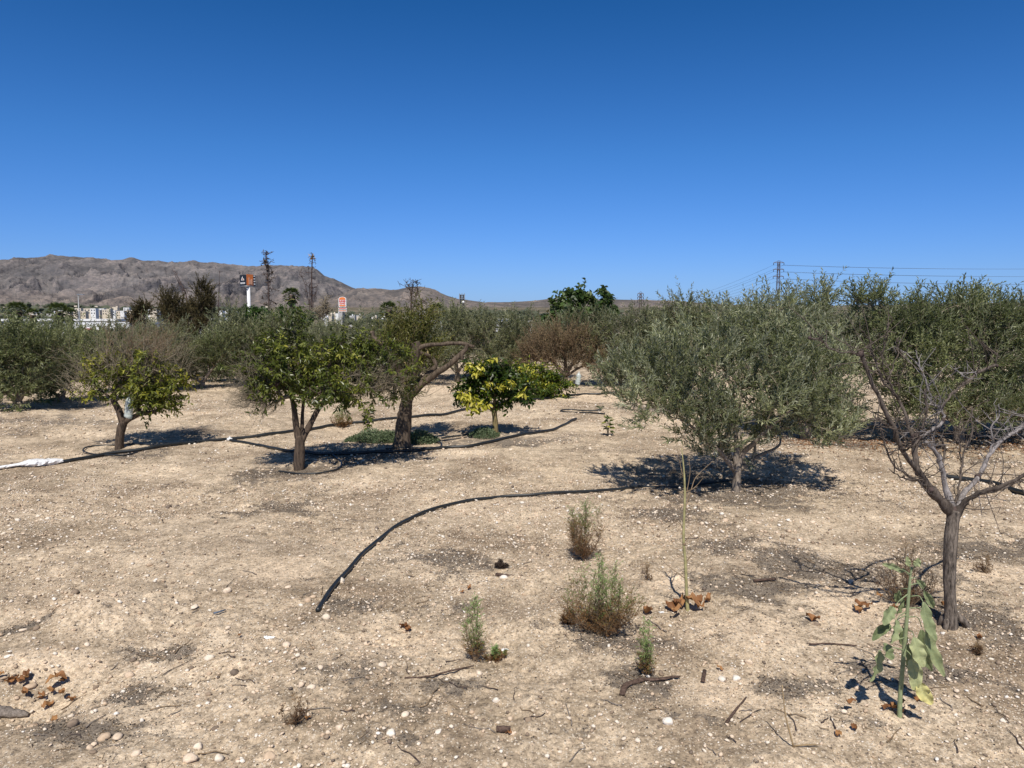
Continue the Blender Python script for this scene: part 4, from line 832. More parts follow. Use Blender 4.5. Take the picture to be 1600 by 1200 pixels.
# T4 yellowing citrus
b = G(774, 679)
def yellowclump(Y):
    def f(lf, P, r):
        for (px, py, s) in ((735, 625, 13), (722, 618, 8), (753, 632, 9), (740, 640, 6), (797, 598, 8), (783, 605, 6), (745, 582, 6), (750, 572, 7), (815, 615, 6), (732, 572, 5), (770, 562, 5), (765, 600, 5)):
            n = int(s*4.5); B = A(px, py, Y-.25)+r.randn(n, 3)*np.array([s*.5, s*.4, s*.4])/F*Y; D = nrm(r.randn(n, 3)+np.array([0, -.2, -.5])); LL = r.uniform(.055, .09, n)
            leaves(lf, B, D, nrm(r.randn(n, 3)*.6+np.array([0, -.4, .8])), LL, LL*.38, r.uniform(.66, 1, n), 'hex', .12)
    return f
tree('citrus_tree', 'small round citrus tree with clusters of bright yellow leaves and a slim mossy trunk', 'citrus tree', b, b[1],
     [[(774, 679, .05), (774, 660, .042), (772, 640, .04)], [(772, 642, .03), (755, 632, .022), (740, 620, .014)], [(773, 642, .03), (790, 628, .022), (815, 615, .014)], [(772, 642, .028), (774, 610, .02), (772, 585, .012)]],
     [(772, 600, 46, 30), (742, 612, 32, 24), (804, 608, 34, 26), (770, 580, 34, 16), (735, 580, 16, 10)], ntar=190, twigs=3, tl=(.08, .2), nl=9, L=(.05, .08), W=.028, leaf=L_CITY, seed=54, leafshift=-.36, leafpar=.25, rtip=.003, extra=yellowclump(b[1]), **{**CI, 'bark': LIME})
b = G(848, 622)
tree('citrus_tree', 'loose citrus tree with one yellow leaf tuft just right of the yellow-clustered citrus', 'citrus tree', b, b[1],
     [[(850, 622, .05), (848, 610, .045), (846, 604, .04)], [(846, 605, .03), (830, 596, .02), (815, 585, .012)], [(846, 605, .03), (862, 596, .02), (875, 600, .012)]],
     [(840, 592, 34, 24), (868, 600, 24, 20), (815, 582, 24, 16), (835, 612, 34, 14), (884, 608, 10, 7)], ntar=150, twigs=3, tl=(.1, .28), nl=9, L=(.06, .085), W=.03, leaf=L_CITY, seed=55, leafshift=-.14, leafpar=.3, rtip=.003, **CI)
# reddish brown dying tree
b = G(884, 604)
tb = tree('fruit_tree', 'dying fruit tree with a dense dome of reddish brown twigs at the far field edge', 'tree', b, b[1],
     [[(884, 604, .06), (884, 590, .055)], [(884, 588, .05), (870, 572, .04), (850, 550, .02)], [(884, 588, .05), (895, 568, .04), (915, 545, .02)], [(884, 586, .04), (882, 560, .03), (875, 535, .015)], [(884, 588, .04), (905, 575, .03), (925, 565, .015)]],
     [(870, 552, 52, 34), (840, 552, 32, 34), (905, 555, 38, 34), (875, 528, 46, 22), (930, 572, 24, 20), (825, 565, 16, 20)], ntar=380, twigs=4, tl=(.2, .45), up=.9, outw=.5, rnd=.3, nl=9, L=(.03, .05), W=.016, lang=45, leaf=L_BROWN, seed=56, bark=BARK_PRUNED, twigmat=TWIG_RED, rtip=.004, tipR=.0035, bare=.8)
bottle(902, 591, float(b[1])-.9, .27, 'pale hanging bottle seen under the reddish brown tree', .055)
# brown feathery tree
b = G(300, 588)
tree('tamarisk_tree', 'tall brown-green feathery tree left of the tall black and orange sign', 'tree', b, b[1],
     [[(300, 588, .09), (302, 560, .07), (300, 535, .05)], [(300, 545, .05), (285, 515, .035), (275, 485, .015)], [(300, 545, .05), (310, 510, .035), (318, 470, .015)], [(301, 560, .04), (318, 535, .03), (325, 510, .015)]],
     [(272, 495, 24, 26), (295, 510, 30, 35), (318, 475, 18, 22), (305, 550, 22, 30), (330, 495, 14, 18), (265, 475, 14, 12), (285, 545, 20, 28), (313, 455, 8, 9)], ntar=330, twigs=5, tl=(.2, .45), up=.8, outw=.4, rnd=.35, nl=18, L=(.04, .08), W=.016, lang=25, leaf=L_TAM, seed=57, bark=BARK_CIT, rtip=.004, tipR=.003)
tree('tamarisk_tree', 'small dark feathery tree before the white town left of the brown feathery tree', 'tree', (A(218, 500, 30)[0], 30, float(hgt(-15, 30))), 30,
     [[(218, 560, .09), (218, 520, .06)], [(218, 525, .05), (214, 500, .02)], [(218, 525, .05), (222, 490, .02)]], [(218, 490, 12, 11), (212, 505, 10, 12), (222, 515, 12, 14), (228, 480, 6, 6)], ntar=100, twigs=5, tl=(.2, .5), up=.8, nl=16, L=(.06, .12), W=.026, lang=25, leaf=L_TAM, seed=58, bark=BARK_CIT, rtip=.006, tipR=.004, seg=.3)
for (lobes, bx, lab, sd_) in ([[(390, 500, 26, 22), (375, 505, 18, 18), (408, 505, 18, 18), (395, 520, 30, 18)], 392, 'rounded bright green tree below the tall black and orange sign', 71], [[(450, 495, 26, 18), (430, 500, 20, 18), (470, 500, 18, 16), (450, 515, 36, 18)], 450, 'rounded bright green tree below the tallest palm', 72]):
    Y = 42; x_ = A(bx, 500, Y)[0]
    tree('broadleaf_tree', lab, 'tree', (x_, Y, float(hgt(x_, Y))), Y, [[(bx, 560, .2), (bx, 530, .15)]]+[[(bx, 535, .1), (l[0], l[1], .04)] for l in lobes[:3]], lobes, ntar=170, twigs=4, tl=(.2, .5), up=.4, outw=.6, nl=14, L=(.10, .17), W=.07, lang=50, shape='hex', leaf=L_GREEN, seed=sd_, bark=BARK_CIT, rtip=.01, tipR=.006, seg=.4)
Y = 28; x_ = A(905, 500, Y)[0]
tree('fig_tree', 'dark green broad-leaved tree standing tallest behind the reddish brown tree', 'tree', (x_, Y, float(hgt(x_, Y))), Y, [[(905, 575, .16), (905, 540, .12)], [(905, 545, .08), (880, 505, .05), (875, 480, .025)], [(905, 545, .09), (908, 500, .05), (912, 470, .02)], [(905, 545, .08), (930, 505, .05), (945, 480, .02)]],
     [(905, 488, 42, 22), (878, 488, 24, 18), (942, 482, 24, 18), (912, 460, 13, 13), (884, 468, 10, 10), (935, 465, 12, 8), (865, 505, 26, 12), (900, 515, 50, 20)], ntar=170, twigs=3, tl=(.15, .4), up=.6, outw=.6, rnd=.5, nl=8, L=(.14, .21), W=.13, lang=60, shape='hex', leaf=L_FIG, seed=73, bark=BARK_OLIVE, rtip=.008, tipR=.008, seg=.4, clump=.5)
# ------------------------------------------------------------------ palms
def palm(px, pc, Y, R_, label, seed, ztrunk=-5):
    r = RS(seed); c = A(px, pc, Y); t = thing('fan_palm', label, 'palm tree', (c[0], Y, ztrunk), 'palms among the roadside plots'); rt_ = R_/F*Y
    P = np.array([[c[0]+.1*math.sin(z*.6), Y, z] for z in np.linspace(ztrunk, c[2], 12)]); R = np.linspace(.28, .17, 12); R[-3:] = [.22, .33, .36]
    MB().add(*tubeVF(P, R*rt_/1.1, 10)).build('trunk', BARK_CIT, t)
    mb = MB(); n = 46
    for k in range(n):
        az = k*2.4; el = -1.1+2.3*(k/n)**.8; D = np.array([math.cos(az)*math.cos(el), math.sin(az)*math.cos(el), math.sin(el)]); ln = rt_*r.uniform(.55, .7)
        base = c+D*.15; hub = base+D*ln*.8+np.array([0, 0, -.05]); beam(mb, base, hub, .012*rt_, 3)
        S = nrm(np.cross(D, [0, 0, 1.])+1e-6); U_ = np.cross(S, D)
        a = np.linspace(-1.35, 1.35, 15); dd = D*np.cos(a)[:, None]+S*np.sin(a)[:, None]; dd[:, 2] -= .28*np.abs(np.sin(a))+.1
        LL = ln*r.uniform(.6, .75, 15); leaves(mb, np.repeat(hub[None], 15, 0), dd, np.repeat(U_[None], 15, 0), LL, LL*.16, np.clip(r.rand(15)*.5+.25+.35*(el < -.4)*r.rand(), 0, 1), 'kite', .1)
    mb.build('fronds', L_PALM, t, smooth=False)
    mb = MB(); 
    for k in range(16):
        az = k*2.4; D = np.array([math.cos(az)*.35, math.sin(az)*.35, -1]); leaves(mb, (c+np.array([math.cos(az), math.sin(az), 0])*rt_*.1)[None], D[None], np.array([[math.cos(az), math.sin(az), .1]]), np.array([rt_*r.uniform(.6, 1.0)]), np.array([rt_*.22]), r.rand(1), 'hex', .1)
    mb.build('dead_skirt', L_GRASS, t, smooth=False)
for a in [(455, 461, 70, 15, 'tallest palm above the bright green trees beside the dead conifer', 1), (27, 485, 60, 17, 'leftmost palm over the left olives', 2), (91, 486, 60, 17, 'palm left of the long white building', 3), (108, 492, 62, 14, 'low palm against the left end of the white building', 4), (50, 492, 62, 12, 'low palm between the two left palms', 5), (607, 484, 60, 16, 'bushy palm left of the bare dead tree top', 6), (683, 486, 60, 15, 'palm right of the grey town house', 7), (697, 500, 80, 9, 'small palm at the foot of the palm by the town house', 8), (700, 494, 90, 8, 'slim palm just left of the antenna mast', 9)]: palm(*a)
# dead stalks
def stalk(name, label, cat, Y, stems, twn, seed, mat=TWIG_DARK, tuft=None, twl=(.3, .8), updir=.2, leafy=0):
    r = RS(seed); p0 = A(stems[0][0][0], stems[0][0][1], Y); zb = float(hgt(p0[0], Y)); t = thing(name, label, cat, (p0[0], Y, zb)); mb = MB(); allP = []
    for k, st in enumerate(stems):
        pts = [A(x, y, Y) for x, y, _ in st]; rr_ = [q[2] for q in st]
        rr_ = [q_*.62 for q_ in rr_]
        if k == 0: pts = [np.array([pts[0][0], Y, zb])]+pts; rr_ = [rr_[0]]+rr_
        P, R = smoothpath(pts, rr_, 6); mb.add(*tubeVF(P, R, 7)); allP.append((P, k))
    mb.build('stem', mat, t); tw = MB(); lf = MB()
    for P, k in allP:
        m = int(twn*(1 if k == 0 else .4)); 
        if m < 1: continue
        f = r.uniform(.35, 1, m)*(len(P)-1); i0 = np.minimum(f.astype(int), len(P)-2); B = P[i0]+(P[i0+1]-P[i0])*(f-i0)[:, None]
        D = nrm(r.randn(m, 3)*np.array([1, 1, .4])+np.array([0, 0, updir])); Ln = r.uniform(*twl, m)*(1.25-f/len(P)*.8); tt = np.linspace(0, 1, 5)
        Q = B[:, None]+D[:, None]*(Ln[:, None]*tt)[..., None]+(r.randn(m, 3)*.18)[:, None]*(Ln[:, None]*tt**2)[..., None]; batch_tubes(tw, Q, np.broadcast_to(.018*(1-.6*tt)[None], (m, 5)), 3)
        i2 = r.randint(0, m, m*3); q2 = r.randint(1, 5, m*3); D2 = nrm(r.randn(m*3, 3)+np.array([0, 0, .2])); L2 = r.uniform(.08, .25, m*3); B2 = Q[i2, q2]
        batch_tubes(tw, B2[:, None]+D2[:, None]*(L2[:, None]*np.linspace(0, 1, 3))[..., None], np.full((m*3, 3), .011), 3)
        if leafy: leaves(lf, B2, D2, nrm(r.randn(m*3, 3)), L2*.9, L2*.35, r.rand(m*3)*.5, 'kite', .2)
    if tw.n: tw.build('twigs', mat, t)
    if leafy: lf.build('foliage', L_BROWN, t, smooth=False)
    if tuft:
        mb = MB(); n = 40; c = A(tuft[0], tuft[1], Y); D = nrm(r.randn(n, 3)+np.array([0, 0, .3])); LL = r.uniform(.1, .30, n); leaves(mb, np.repeat(c[None], n, 0)+r.randn(n, 3)*.07, D, nrm(r.randn(n, 3)), LL, LL*.3, r.rand(n), 'kite', .2); mb.build('seed_head', L_GRASS, t, smooth=False)
    return t
stalk('dead_conifer', 'tall thin dead conifer with short drooping twigs left of the tallest palm', 'dead tree', 45, [[(420, 520, .09), (420, 470, .075), (418, 430, .05), (415, 410, .03), (416, 392, .012)]], 85, 1, twl=(.25, .75), updir=-.15, leafy=1)
stalk('dead_stalk', 'very tall thin dry stalk with a tufted seed head', 'stalk', 42, [[(486, 520, .10), (487, 470, .085), (487, 430, .06), (488, 405, .045), (488, 396, .02)], [(482, 510, .05), (484, 470, .03), (482, 415, .012)], [(486, 490, .05), (478, 450, .03), (469, 424, .02)], [(487, 490, .04), (492, 462, .02), (497, 449, .012)]], 16, 2, tuft=(488, 403), twl=(.2, .6))
stalk('dead_tree', 'bare dead tree top with forked twigs rising over the sawn tree', 'dead tree', 40, [[(641, 530, .11), (642, 490, .09), (643, 465, .05), (646, 438, .02)], [(642, 495, .05), (650, 465, .04), (652, 445, .03), (649, 436, .012)], [(643, 475, .04), (641, 452, .03), (634, 440, .012)], [(645, 490, .03), (655, 478, .02), (663, 470, .012)]], 38, 3, BARK_CIT, twl=(.15, .55), updir=.5)
stalk('dead_stalk', 'thin upright bare pole-like stalk left of the tall sign', 'stalk', 60, [[(341, 500, .07), (342, 460, .05), (343, 423, .02)]], 6, 4, twl=(.1, .3))
stalk('dead_stalk', 'two bare leaning stalks crossing above the brown feathery tree', 'stalk', 35, [[(292, 470, .05), (284, 445, .035), (272, 422, .015)], [(288, 462, .03), (278, 440, .02), (268, 418, .01)]], 5, 5, twl=(.1, .3))
stalk('dry_bush', 'sparse dry leafless bush left of the small orange sign', 'bush', 38, [[(500, 530, .05), (503, 500, .04), (510, 475, .02)], [(502, 505, .03), (495, 480, .015)], [(503, 500, .03), (520, 480, .015)], [(503, 500, .03), (508, 465, .012)]], 70, 6, TWIG_GREY, twl=(.2, .7), updir=.4)
# ------------------------------------------------------------------ bare tree at the right
def bare_tree():
    b = G(1487, 980); Y = b[1]; t = thing('bare_tree', 'leafless dead fruit tree with cracked trunk and spreading knobbly branches at the right edge', 'tree', b)
    r = RS(5); tr = MB(); pts = [b-np.array([0, 0, .04])]+[A(x, y, Y) for x, y in ((1485, 950), (1484, 900), (1486, 850), (1488, 815), (1490, 795))]
    P, R = smoothpath(pts, [.036, .030, .028, .027, .027, .032], 8); V, Fs = tubeVF(P, R, 20)
    n_ = (np.stack([vn(V[:, 0]*55, V[:, 1]*55+V[:, 2]*5, 5), vn(V[:, 1]*55, V[:, 0]*55+V[:, 2]*5, 6), vn(V[:, 2]*9, V[:, 0]*30, 7)], 1)-.5); V = V+n_*.014; tr.add(V, Fs)
    for dx, dy in ((.09, -.01), (-.05, .04), (.02, .06), (-.05, -.02)): tr.add(*tubeVF([b+np.array([0, 0, .08]), b+np.array([dx*.6, dy*.6, .04]), b+np.array([dx, dy, -.03])], [.020, .018, .010], 8))
    bk = barkmat('cracked grey bark', (.025, .020, .018), (.27, .225, .185), 30, .22, None); tr.build('trunk', bk, t)
    L_ = {0: ([(1488, 802, .030, 0), (1465, 775, .026, -.02), (1449, 758, .023, -.05), (1436, 738, .018, -.08), (1412, 706, .0155, -.13), (1396, 670, .013, -.17), (1380, 634, .0125, -.2), (1360, 592, .011, -.23), (1345, 553, .012, -.25)], BARK_DEAD),
          1: ([(1345, 556, .006, -.25), (1330, 552, .005, -.27), (1300, 547, .0045, -.3), (1285, 532, .0045, -.3), (1265, 528, .006, -.3)], BARK_DEAD),
          2: ([(1436, 740, .016, -.07), (1430, 710, .018, -.05), (1431, 684, .022, -.03)], BARK_DEAD),
          3: ([(1431, 688, .014, -.03), (1419, 664, .010, 0), (1404, 624, .0085, .02), (1383, 600, .007, .03), (1369, 568, .006, .03), (1360, 546, .005, .03)], BARK_DEAD),
          4: ([(1433, 686, .013, -.03), (1455, 672, .011, .03), (1474, 656, .010, .06), (1470, 638, .008, .08), (1456, 632, .007, .08), (1448, 630, .005, .08)], BARK_PALE),
          5: ([(1470, 638, .008, .08), (1490, 613, .008, .12), (1510, 597, .009, .15), (1530, 581, .010, .18), (1558, 571, .007, .2)], BARK_DEAD),
          6: ([(1454, 632, .006, .08), (1450, 604, .005, .1), (1436, 570, .004, .1), (1429, 547, .003, .12)], BARK_PALE),
          7: ([(1441, 683, .008, .02), (1446, 645, .007, .03), (1447, 608, .006, .03)], BARK_DEAD),
          8: ([(1489, 802, .026, 0), (1478, 765, .019, .03), (1472, 728, .015, .04), (1462, 705, .012, .03), (1445, 690, .011, 0)], BARK_PALE),
          9: ([(1491, 802, .026, 0), (1506, 772, .018, .08), (1528, 745, .015, .15), (1545, 712, .0135, .2), (1565, 688, .013, .25), (1595, 668, .012, .3), (1640, 640, .01, .35)], BARK_PALE),
          10: ([(1492, 806, .022, 0), (1512, 782, .018, -.05), (1535, 768, .015, -.1), (1570, 757, .013, -.15), (1625, 728, .011, -.2)], BARK_DEAD),
          11: ([(1490, 798, .010, 0), (1500, 755, .007, .04), (1504, 718, .006, .06), (1518, 672, .0055, .08), (1519, 636, .004, .1)], BARK_DEAD),
          12: ([(1452, 764, .010, -.05), (1430, 748, .007, -.12), (1400, 730, .006, -.18), (1383, 695, .005, -.2), (1376, 665, .004, -.2), (1378, 650, .003, -.2)], BARK_DEAD),
          13: ([(1502, 718, .005, .06), (1498, 690, .004, .04), (1500, 660, .003, .04)], BARK_DEAD),
          14: ([(1545, 712, .008, .2), (1552, 690, .006, .2), (1548, 670, .005, .2), (1560, 650, .004, .22), (1562, 636, .003, .22)], BARK_PALE),
          15: ([(1530, 581, .005, .18), (1515, 583, .004, .15), (1500, 582, .0035, .12), (1485, 572, .003, .1)], BARK_PALE),
          16: ([(1404, 624, .006, 0), (1386, 590, .005, -.05), (1378, 560, .004, -.08), (1385, 530, .003, -.1), (1390, 505, .002, -.1)], BARK_DEAD),
          17: ([(1396, 670, .006, -.17), (1380, 660, .004, -.2), (1360, 655, .003, -.25)], BARK_DEAD),
          18: ([(1555, 573, .005, .2), (1556, 560, .004, .2), (1562, 548, .002, .2)], BARK_DEAD),
          19: ([(1535, 768, .009, -.1), (1560, 765, .007, 0), (1600, 750, .006, .05)], BARK_DEAD),
          20: ([(1472, 728, .007, .04), (1476, 700, .006, .05), (1470, 680, .004, .05)], BARK_DEAD),
          21: ([(1430, 748, .006, -.12), (1415, 750, .005, -.18), (1395, 738, .003, -.22)], BARK_DEAD),
          22: ([(1412, 706, .006, -.13), (1430, 690, .004, -.2), (1440, 665, .003, -.25)], BARK_DEAD),
          23: ([(1383, 600, .005, .03), (1395, 575, .004, .05), (1402, 550, .003, .08), (1400, 530, .002, .08)], BARK_DEAD)}
    for k, (pl, mt) in L_.items():
        P, R = smoothpath([A(p[0], p[1], Y+p[3]) for p in pl], [p[2]*(.74 if p[2] < .02 else .86) for p in pl], 6)
        kn = 1+.22*(vn(np.arange(len(R))*.8, np.zeros(len(R)), k)-.4)*2; J = np.stack([vn(np.arange(len(R))*.7, np.full(len(R), k*3.1), c)-.5 for c in (1, 2, 3)], 1)*.012
        J[0] *= 0; mb = MB(); mb.add(*tubeVF(P+J, R*kn, 10 if R.max() > .012 else 7))
        ln = np.linalg.norm(np.diff(P, axis=0), axis=1).sum(); m = int(ln*62)
        f = r.uniform(.12, 1, m)*(len(P)-1.01); i0 = f.astype(int); B = (P+J)[i0]*(1-(f-i0))[:, None]+(P+J)[i0+1]*(f-i0)[:, None]
        D = nrm(r.randn(m, 3)+np.array([0, 0, .35])); Ls = r.uniform(.015, .05, m)+(r.rand(m) < .20)*r.uniform(.05, .24, m); tt = np.linspace(0, 1, 4)
        Q = B[:, None]+D[:, None]*(Ls[:, None]*tt)[..., None]+(r.randn(m, 3)*.25+np.array([0, 0, .1]))[:, None]*(Ls[:, None]*tt**2)[..., None]
        batch_tubes(mb, Q, np.broadcast_to(.0028*(1-.55*tt)[None], (m, 4)), 4)
        lg = np.where(Ls > .08)[0]
        if len(lg):
            i2 = np.repeat(lg, 4); B2 = Q[i2, r.randint(1, 4, len(i2))]; D2 = nrm(r.randn(len(i2), 3)+np.array([0, 0, .3])); L2 = r.uniform(.015, .05, len(i2))
            batch_tubes(mb, B2[:, None]+D2[:, None]*(L2[:, None]*np.linspace(0, 1, 3))[..., None], np.full((len(i2), 3), .0013), 3)
        mb.build('branch', mt, t)
    # knobs
    for (x_, y_, dY, s) in ((1345, 553, -.25, .018), (1431, 684, -.03, .026), (1265, 528, -.3, .009), (1490, 798, 0, .034), (1452, 764, -.05, .024), (1474, 656, .06, .013), (1558, 571, .2, .009), (1528, 745, .15, .018), (1436, 740, -.07, .02)):
        V0, F0 = icos(2); W = V0*(1+.35*(np.array([mnoise.noise(Vector(v*2.2+s*40)) for v in V0])[:, None]))*.85; MB().add(W*s+A(x_, y_, Y+dY), F0).build('knob', TWIG_DARK, t)
bare_tree()
# ------------------------------------------------------------------ stake sapling
def sapling():
    b = G(1075, 952); Y = b[1]; t = thing('sapling', 'thin upright yellow-green sapling stem with bare side twigs, left in front of the nearest olive', 'sapling', b)
    P, R = smoothpath([b-np.array([0, 0, .02])]+[A(x, y, Y) for x, y in ((1073, 930), (1071, 880), (1068, 840), (1070, 780), (1069, 740), (1065, 700))], [.011, .0085, .0078, .0072, .006, .0045, .0022], 6)
    m = simple('green stem bark', (.34, .31, .15), .7, .2, .3, 40); MB().add(*tubeVF(P, R, 10)).build('stem', m, t)
    mb = MB()
    for pl in ([(1071, 880, .003), (1085, 860, .0022), (1092, 840, .0016)], [(1069, 800, .003), (1080, 765, .0025), (1088, 745, .002), (1112, 722, .0012)], [(1070, 830, .0028), (1058, 815, .002), (1040, 826, .0012)], [(1069, 770, .0028), (1085, 762, .002), (1100, 745, .001)], [(1072, 905, .003), (1045, 885, .002), (1030, 870, .001)], [(1070, 845, .002), (1090, 828, .0012)], [(1069, 790, .0025), (1078, 740, .002), (1076, 715, .001)], [(1067, 745, .002), (1058, 700, .0012), (1052, 650, .0008)]):
        r = RS(len(pl)); P2, R2 = smoothpath([A(x, y, Y+k*.03) for k, (x, y, _) in enumerate(pl)], [q[2] for q in pl], 5); mb.add(*tubeVF(P2, R2, 5))
    mb.build('twigs', TWIG_RED, t)
    mb = MB(); r = RS(3); n = 5
    for z_ in (.28,): 
        V0, F0 = icos(1); mb.add(V0*np.array([.011, .011, .012])+A(1069, 850, Y), F0)
    mb.build('graft_knot', TWIG_RED, t)
sapling()
# ------------------------------------------------------------------ dry leaves
def dryleaf(center, size, seed, mat=L_DRY, name='fallen_leaf', label='', group=None, curl=.5):
    r = RS(seed); n, m = 7, 5; u = np.linspace(0, 1, n); v = np.linspace(-1, 1, m); U, V_ = np.meshgrid(u, v, indexing='ij')
    wd = np.sin(np.pi*np.clip(U, .03, .97))**.8*r.uniform(.24, .36)*(1+r.randn(n, m)*.12); X = (U-.5); Yy = V_*wd; Z = curl*(np.abs(V_)**1.5)*wd*.9+curl*(.4+r.rand())*(U-.5)**2+r.randn(n, m)*.085+.12*np.sin(U*9+seed)+.06*np.sin(V_*5+seed)
    a = r.uniform(0, 6.28); tlt = r.randn()*.25; c, s = math.cos(a), math.sin(a); W = np.stack([X*c-Yy*s, X*s+Yy*c, Z+X*tlt], -1).reshape(-1, 3)*size
    W[:, 2] -= W[:, 2].min()-.003
    i = (np.arange(n-1)*m)[:, None]; j = np.arange(m-1)[None]; Fq = np.stack([i+j, i+j+1, i+m+j+1, i+m+j], -1).reshape(-1, 4)
    mb = MB(); mb.add(W+center, Fq, r.uniform(.2, .9)+r.randn(n*m)*.08); o = mb.build(name, mat, origin=tuple(center)); tag(o, label, 'leaf', group); return o
heaps = [((1065, 958), 8, .10, .10, 'at the foot of the thin sapling'), ((1380, 955), 7, .12, .07, 'under the dry brown bush by the bare tree'), ((1462, 948), 3, .05, .07, 'left of the bare tree trunk'), ((1385, 1117), 6, .06, .055, 'at the foot of the wilted plant'), ((12, 1060), 8, .09, .055, 'at the left edge by the earth mound'),
         ((98, 1074), 5, .06, .05, 'below the earth mound'), ((40, 1092), 7, .13, .045, 'in the hollow by the grey wood'), ((1270, 972), 1, .0, .075, 'alone on bare soil left of the wilted plant'), ((645, 985), 2, .03, .06, 'alone below the hose end'), ((1125, 1048), 1, .0, .05, 'beside the bark strip'), ((374, 998), 1, 0, .035, 'left of the hose end'), ((1530, 1000), 1, 0, .04, 'right of the bare tree trunk'), ((480, 1125), 1, 0, .03, 'by the dead grass tuft'), ((890, 970), 2, .03, .04, 'left of the middle green weed'), ((1300, 1140), 2, .06, .05, 'left of the wilted plant foot'), ((260, 882), 1, 0, .03, 'on open soil at the left'), ((715, 925), 2, .05, .04, 'above the small left weed')]
sd_ = 100
for (pp, n, spr, sz, wh) in heaps:
    r = RS(sd_); c = G(*pp)
    for k in range(n):
        p = c+np.array([r.randn()*spr, r.randn()*spr*.6, 0]); p[2] = hfine(p[0], p[1])+.004+(.018*(k % 3) if n > 4 else 0); sd_ += 1
        dryleaf(p, sz*r.uniform(.6, 1.05), sd_, curl=r.uniform(.2, .7), label=f'curled orange-brown fallen leaf {wh}', group=f'fallen leaves {wh}' if n > 1 else None)
# ------------------------------------------------------------------ weeds
def weed(px, py, top, wpx, label, seed, nst=14, brown=.35, name='weed', cat='weed', dens=1., lean=0, mat=L_WEED, nl=9, fan=.5, brownlow=True, leafL=(.007, .016), tw=1.):
    b = G(px, py); Y = b[1]; H = A(px, top, Y)[2]-b[2]; Wd = wpx/2/F*Y; r = RS(seed); t = thing(name, label, cat, b); st = MB(); lf = MB(); K = 7; tt = np.linspace(0, 1, K)
    ang = r.uniform(0, 6.28, nst); q = r.rand(nst)**.6; hh = H*(1-.75*q*r.uniform(.6, 1, nst)); hh[0] = H; q[0] = .05; hh[1] = H*.9
    ex = np.stack([np.cos(ang)*Wd*q+lean*H, np.sin(ang)*Wd*q, hh], 1)
    P = b+ex[:, None]*tt[None, :, None]+np.array([0, 0, 0])
    P[..., 0] += (np.cos(ang)*Wd*q*.35)[:, None]*np.sin(tt*np.pi)[None]; P[..., 2] -= (hh*q*.18)[:, None]*np.sin(tt*np.pi)[None]
    P += np.cumsum(r.randn(nst, K, 3)*.006, axis=1)*H/.3
    batch_tubes(st, P, np.broadcast_to(.0022*(1-.7*tt)[None], (nst, K)), 4)
    m = int(nst*26*dens); i = r.randint(0, nst, m); f = r.uniform(.08, 1, m)*(K-1.01); i0 = f.astype(int); B = P[i, i0]*(1-(f-i0))[:, None]+P[i, i0+1]*(f-i0)[:, None]
    D = nrm(r.randn(m, 3)*np.array([1, 1, .5])+np.array([0, 0, .75])); Ln = tw*r.uniform(.02, .065, m)*(H/.3)**.6*(1.15-f/K*.7); t4 = np.linspace(0, 1, 4)
    Q = B[:, None]+D[:, None]*(Ln[:, None]*t4)[..., None]+np.array([0, 0, .25])*(Ln[:, None]*t4**2)[..., None]; batch_tubes(st, Q, np.broadcast_to(.0009*(1-.5*t4)[None], (m, 4)), 3)
    NL = nl; s = r.uniform(.1, 1, (m, NL))*3; j0 = np.minimum(s.astype(int), 2); BB = Q[np.arange(m)[:, None], j0]*(1-(s-j0))[..., None]+Q[np.arange(m)[:, None], j0+1]*(s-j0)[..., None]
    DD = nrm(D[:, None]*.9+r.randn(m, NL, 3)*.6); LL = r.uniform(*leafL, m*NL)
    hf = (BB[..., 2]-b[2])/H; rv = np.clip(hf*1.25+(1-brown)-.35+r.randn(m, 1)*.13+r.randn(m, NL)*.08 - (q[i]*.35*brownlow)[:, None], 0, 1)
    leaves(lf, BB.reshape(-1, 3), DD.reshape(-1, 3), nrm(r.randn(m*NL, 3)), LL, LL*.22, rv.ravel(), 'kite', .2)
    st.build('stems', TWIG_RED if brown > .3 else simple('weed stem', (.2, .2, .09), .8), t); lf.build('foliage', mat, t, smooth=False); return t
weed(935, 990, 872, 140, 'largest green weed with a wide rusty brown base, centre right foreground', 1, 34, .52, dens=1.6, tw=1.15)
weed(914, 874, 784, 66, 'brown-green feathery weed just behind the largest green weed', 2, 10, .80, dens=3.0, tw=1.6)
weed(742, 1032, 933, 34, 'slender green weed standing alone left of the largest weed', 3, 6, .44, dens=1.7, tw=1.1)
weed(1010, 1057, 978, 30, 'narrow green weed in front of the curved bark strip', 4, 5, .42, dens=1.8, tw=1.05)
weed(890, 975, 950, 30, 'small rusty dead tuft at the left foot of the largest weed', 5, 12, 1.1)
weed(783, 888, 876, 18, 'tiny dark dead tuft beside a short stick', 6, 12, 1.15, mat=simple('dark tuft', (.05, .035, .028), .9))
weed(775, 1028, 1010, 36, 'low sprawling green-brown sprig right beside the slender weed', 16, 7, .6)
weed(535, 667, 628, 34, 'fan-shaped dry green shrub beyond the long pipe', 7, 16, .45, name='shrub', cat='shrub', leafL=(.012, .025))
weed(1415, 945, 850, 95, 'dry brown leafless bush behind the wilted plant', 8, 34, 1.2, name='dry_bush', cat='bush', dens=.9, mat=L_GRASS, nl=4)
weed(1540, 895, 868, 40, 'thin dead brown tuft on the bank right of the bare tree', 9, 9, 1.2, dens=.4, mat=L_GRASS)
weed(462, 1130, 1085, 50, 'small tuft of dead brown grass in the near foreground', 10, 12, 1.2, dens=.25, mat=L_GRASS)
weed(1010, 905, 880, 20, 'short dry sprig left of the sapling', 18, 5, 1.1, dens=.3, mat=L_GRASS)
weed(1527, 1022, 1005, 22, 'low dry reddish tuft right of the bare tree', 19, 8, 1.1, dens=.4, mat=L_GRASS)
